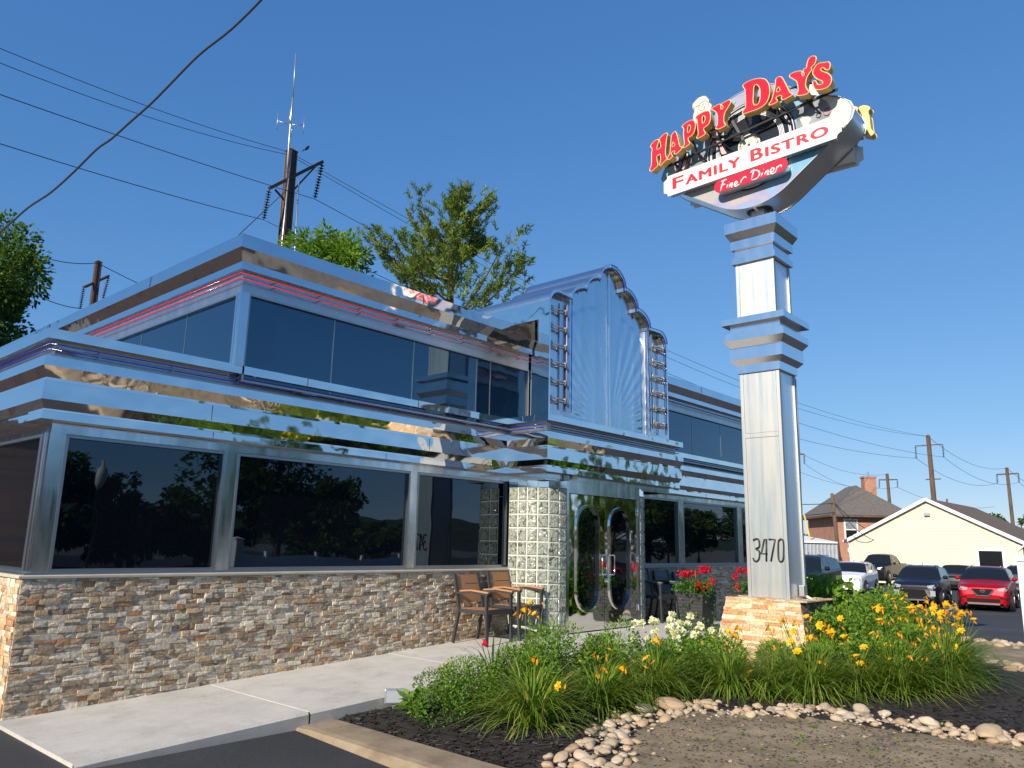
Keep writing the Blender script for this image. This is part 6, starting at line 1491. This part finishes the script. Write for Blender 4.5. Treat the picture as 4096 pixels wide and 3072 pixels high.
tree('bright_tree', 'bright yellow-green tree top between the tall pole and the pine', 13.25, 19.8, -.5, 12.0, (1.8, 1.8, 2.2), 12000, .20, .075, 'tree_lime', 8, .16, .80, 16)
tree('broad_tree', 'large dark green tree at the left edge behind the roof', 7.5, 34.4, -.5, 14.9, (3.7, 3.7, 5.4), 30000, .22, .13, 'tree', 11, .35, .60, 26)
tree('broad_tree', 'lower dark tree at the left edge, in front of the larger one', 9.2, 32.8, -.5, 11.3, (2.8, 2.8, 3.2), 14000, .20, .12, 'tree', 12, .3, .62, 18)
tree('broad_tree', 'dark tree behind the brick house, left of its roof', 112, 48, -1, 10.5, (4.5, 4.5, 4.5), 9000, .5, .3, 'tree', 13, .3, .6)
for i, (x, y, h, r_, l) in enumerate(((128, 37.5, 9.2, 4.0, 'small tree top just right of the brick house roof'), (112, 17.0, 7.8, 4.5, 'rounded tree above the right end of the garage roof'), (118, 13.5, 8.0, 5, 'tree at the right edge beyond the garage roof'), (122, 34, 8.0, 4, 'bush-like tree behind the right side of the brick house'), (100, 43, 7.5, 5, 'tree behind the grey shed'))):
    tree('broad_tree', l, x, y, -1, h, (r_, r_, h*.4), 4500, .5, .3, 'tree', 50+i, .25, .6, 10, low=.1)
# woods and hills on the far horizon
def hill(name, pts, h, depth, m='tree'):
    pass
V = []; F = []; T = []; rng = np.random.default_rng(77)
def treeline(cx0, cy0, cx1, cy1, n, hh, tones=.5, size=.8):
    P = []
    for i in range(n):
        f = rng.random(); P.append((cx0+(cx1-cx0)*f+rng.normal(0, 2.5), cy0+(cy1-cy0)*f+rng.normal(0, 2.5), -1+hh*(.72+.28*math.sin(f*47)*math.sin(f*19+1))*rng.random()**.6))
    P = np.array(P); D = rng.normal(size=(n, 3)); D[:, 2] += .3
    v, f = leaves(P, D, size*rng.uniform(.5, 1.2, n), size*.7, rng); return v, f, np.clip(rng.normal(tones, .2, n), 0, 1)
parts_ = [treeline(-60, 120, 60, 150, 9000, 9), treeline(60, 150, 260, 60, 9000, 9), treeline(255, 70, 260, -60, 6000, 9)]
off = 0
for v, f, c in parts_: V.append(v); F.append(f+off); off += len(v); T.append(c)
tag(fastmesh('distant_woods', np.concatenate(V), np.concatenate(F), np.concatenate(T), M['tree']), 'low line of distant woods along the horizon', 'woods', kind='stuff')
# across the road (seen in the mirror-like steel and the dark glass)
GR = 'trees across the road'
protos = [tree('street_tree', 'leafy tree across the road from the diner', 0, 0, 0, h, (r_, r_, h*.42), 9000, .32, .2, 'tree', 90+i, .22, .55, 16, group=GR, low=.08) for i, (h, r_) in enumerate(((4.6, 3.2), (5.6, 3.6), (8.6, 4.2)))]
spots = [(9, -24, 0), (13, -26, 1), (17, -25, 0), (21, -26, 0), (23.5, -22, 2), (28, -26, 1), (32, -30, 0), (5, -27, 1), (0, -25, 1), (-6, -26, 1), (38, -34, 0), (58, -28, 1), (64, -24, 2), (71, -26, 2), (79, -27, 1), (88, -25, 2), (97, -27, 1), (50, -20, 2), (55.5, -21, 2), (108, -30, 2), (44, -38, 0)]
west = [(-34, -2, 1), (-33, 8, 2), (-30, 17, 1), (-27, 26, 2), (-30, 35, 2), (-34, 44, 1), (-38, 54, 2), (-42, -12, 1), (-22, 44, 2), (-12, 48, 2), (-2, 52, 1), (-40, 66, 2)]
used = set()
for i, (x, y, k) in enumerate(spots+west):
    p = protos[k]
    o = p if k not in used else dup(p); used.add(k); o.location = (x, y, -.6); o.rotation_euler.z = i*1.3; sc = .85+.3*((i*37) % 10)/10; o.scale = (sc, sc, sc)
    if i >= len(spots): o['label'] = 'leafy tree beyond the forecourt, west of the diner'; o['group'] = 'trees west of the forecourt'
def ridge(name, x0, y0, x1, y1, h, depth, n=40):
    V = []; F = []
    for i in range(n+1):
        f = i/n; x = x0+(x1-x0)*f; y = y0+(y1-y0)*f; hh = h*(.55+.25*math.sin(f*5+1)+.12*math.sin(f*13)+.08*noise.noise(Vector((f*20, 0, 0)))); L = math.hypot(x1-x0, y1-y0); nx, ny = -(y1-y0)/L, (x1-x0)/L
        for j, (d, k) in enumerate(((-1, 0), (-.5, .6), (0, 1), (.5, .55), (1, 0))): V.append((x+nx*depth*d, y+ny*depth*d, -3+hh*k))
    for i in range(n):
        for j in range(4): F.append((i*5+j, (i+1)*5+j, (i+1)*5+j+1, i*5+j+1))
    return tag(fastmesh(name, V, F, m=M['hillm'], smooth=True), kind='structure')
M['hillm'] = noisy('wooded_hill', [(.3, (.012, .028, .010)), (.6, (.03, .055, .016)), (.8, (.05, .08, .015))], .12, .95, .3, 1, 1.5)
ridge('hill', -200, -330, 700, -300, 34, 80); ridge('hill', -330, -300, -300, 400, 22, 60)
# lamp post across the forecourt, seen in the first window
t = thing('street_lamp', 'old-fashioned acorn street lamp reflected in the leftmost window', 'street lamp', (12.0, -16.5, -.5))
MB().lathe([(.16, 0), (.16, .3), (.09, .5), (.055, .7), (.045, 3.6), (.07, 3.62), (.07, 3.7)], (0, 0, 0), 10).build('post', M['black'], t, True, local=True)
MB().lathe([(.07, 3.7), (.17, 3.9), (.19, 4.2), (.14, 4.45), (.05, 4.55), (.02, 4.8)], (0, 0, 0), 10).build('globe', M['cream'], t, True, local=True)
# white rail fence and a red-roofed diner sign board across the road
t = thing('rail_fence', 'white vinyl fence across the forecourt, reflected in the second window', 'fence', (13, -9, -.5))
for i in range(6): MB().box(i*2-.06, -.06, 0, i*2+.06, .06, 1.35).build('fence_post', M['vinyl'], t, local=True)
MB().box(0, -.03, .1, 10, .03, 1.2).build('fence_panel', M['vinyl'], t, local=True)
t = thing('brown_boarded_building', 'unseen brown-boarded building beyond the forecourt, reflected in the side window of the diner', 'building', (-17, 28, -.5))  # out of view, brown-boarded, added for what the side window mirrors
MB().box(0, 0, 0, 15, 9, 5.2).build('wall', noisy('brown_boards', [(.35, (.07, .05, .042)), (.5, (.16, .10, .08)), (.65, (.09, .08, .08))], 1.6, .8, stretch=(.05, .05, 1)), t, local=True); MB().box(-.2, -.2, 5.2, 15.2, 9.2, 5.6).build('roof', M['shingle'], t, local=True)
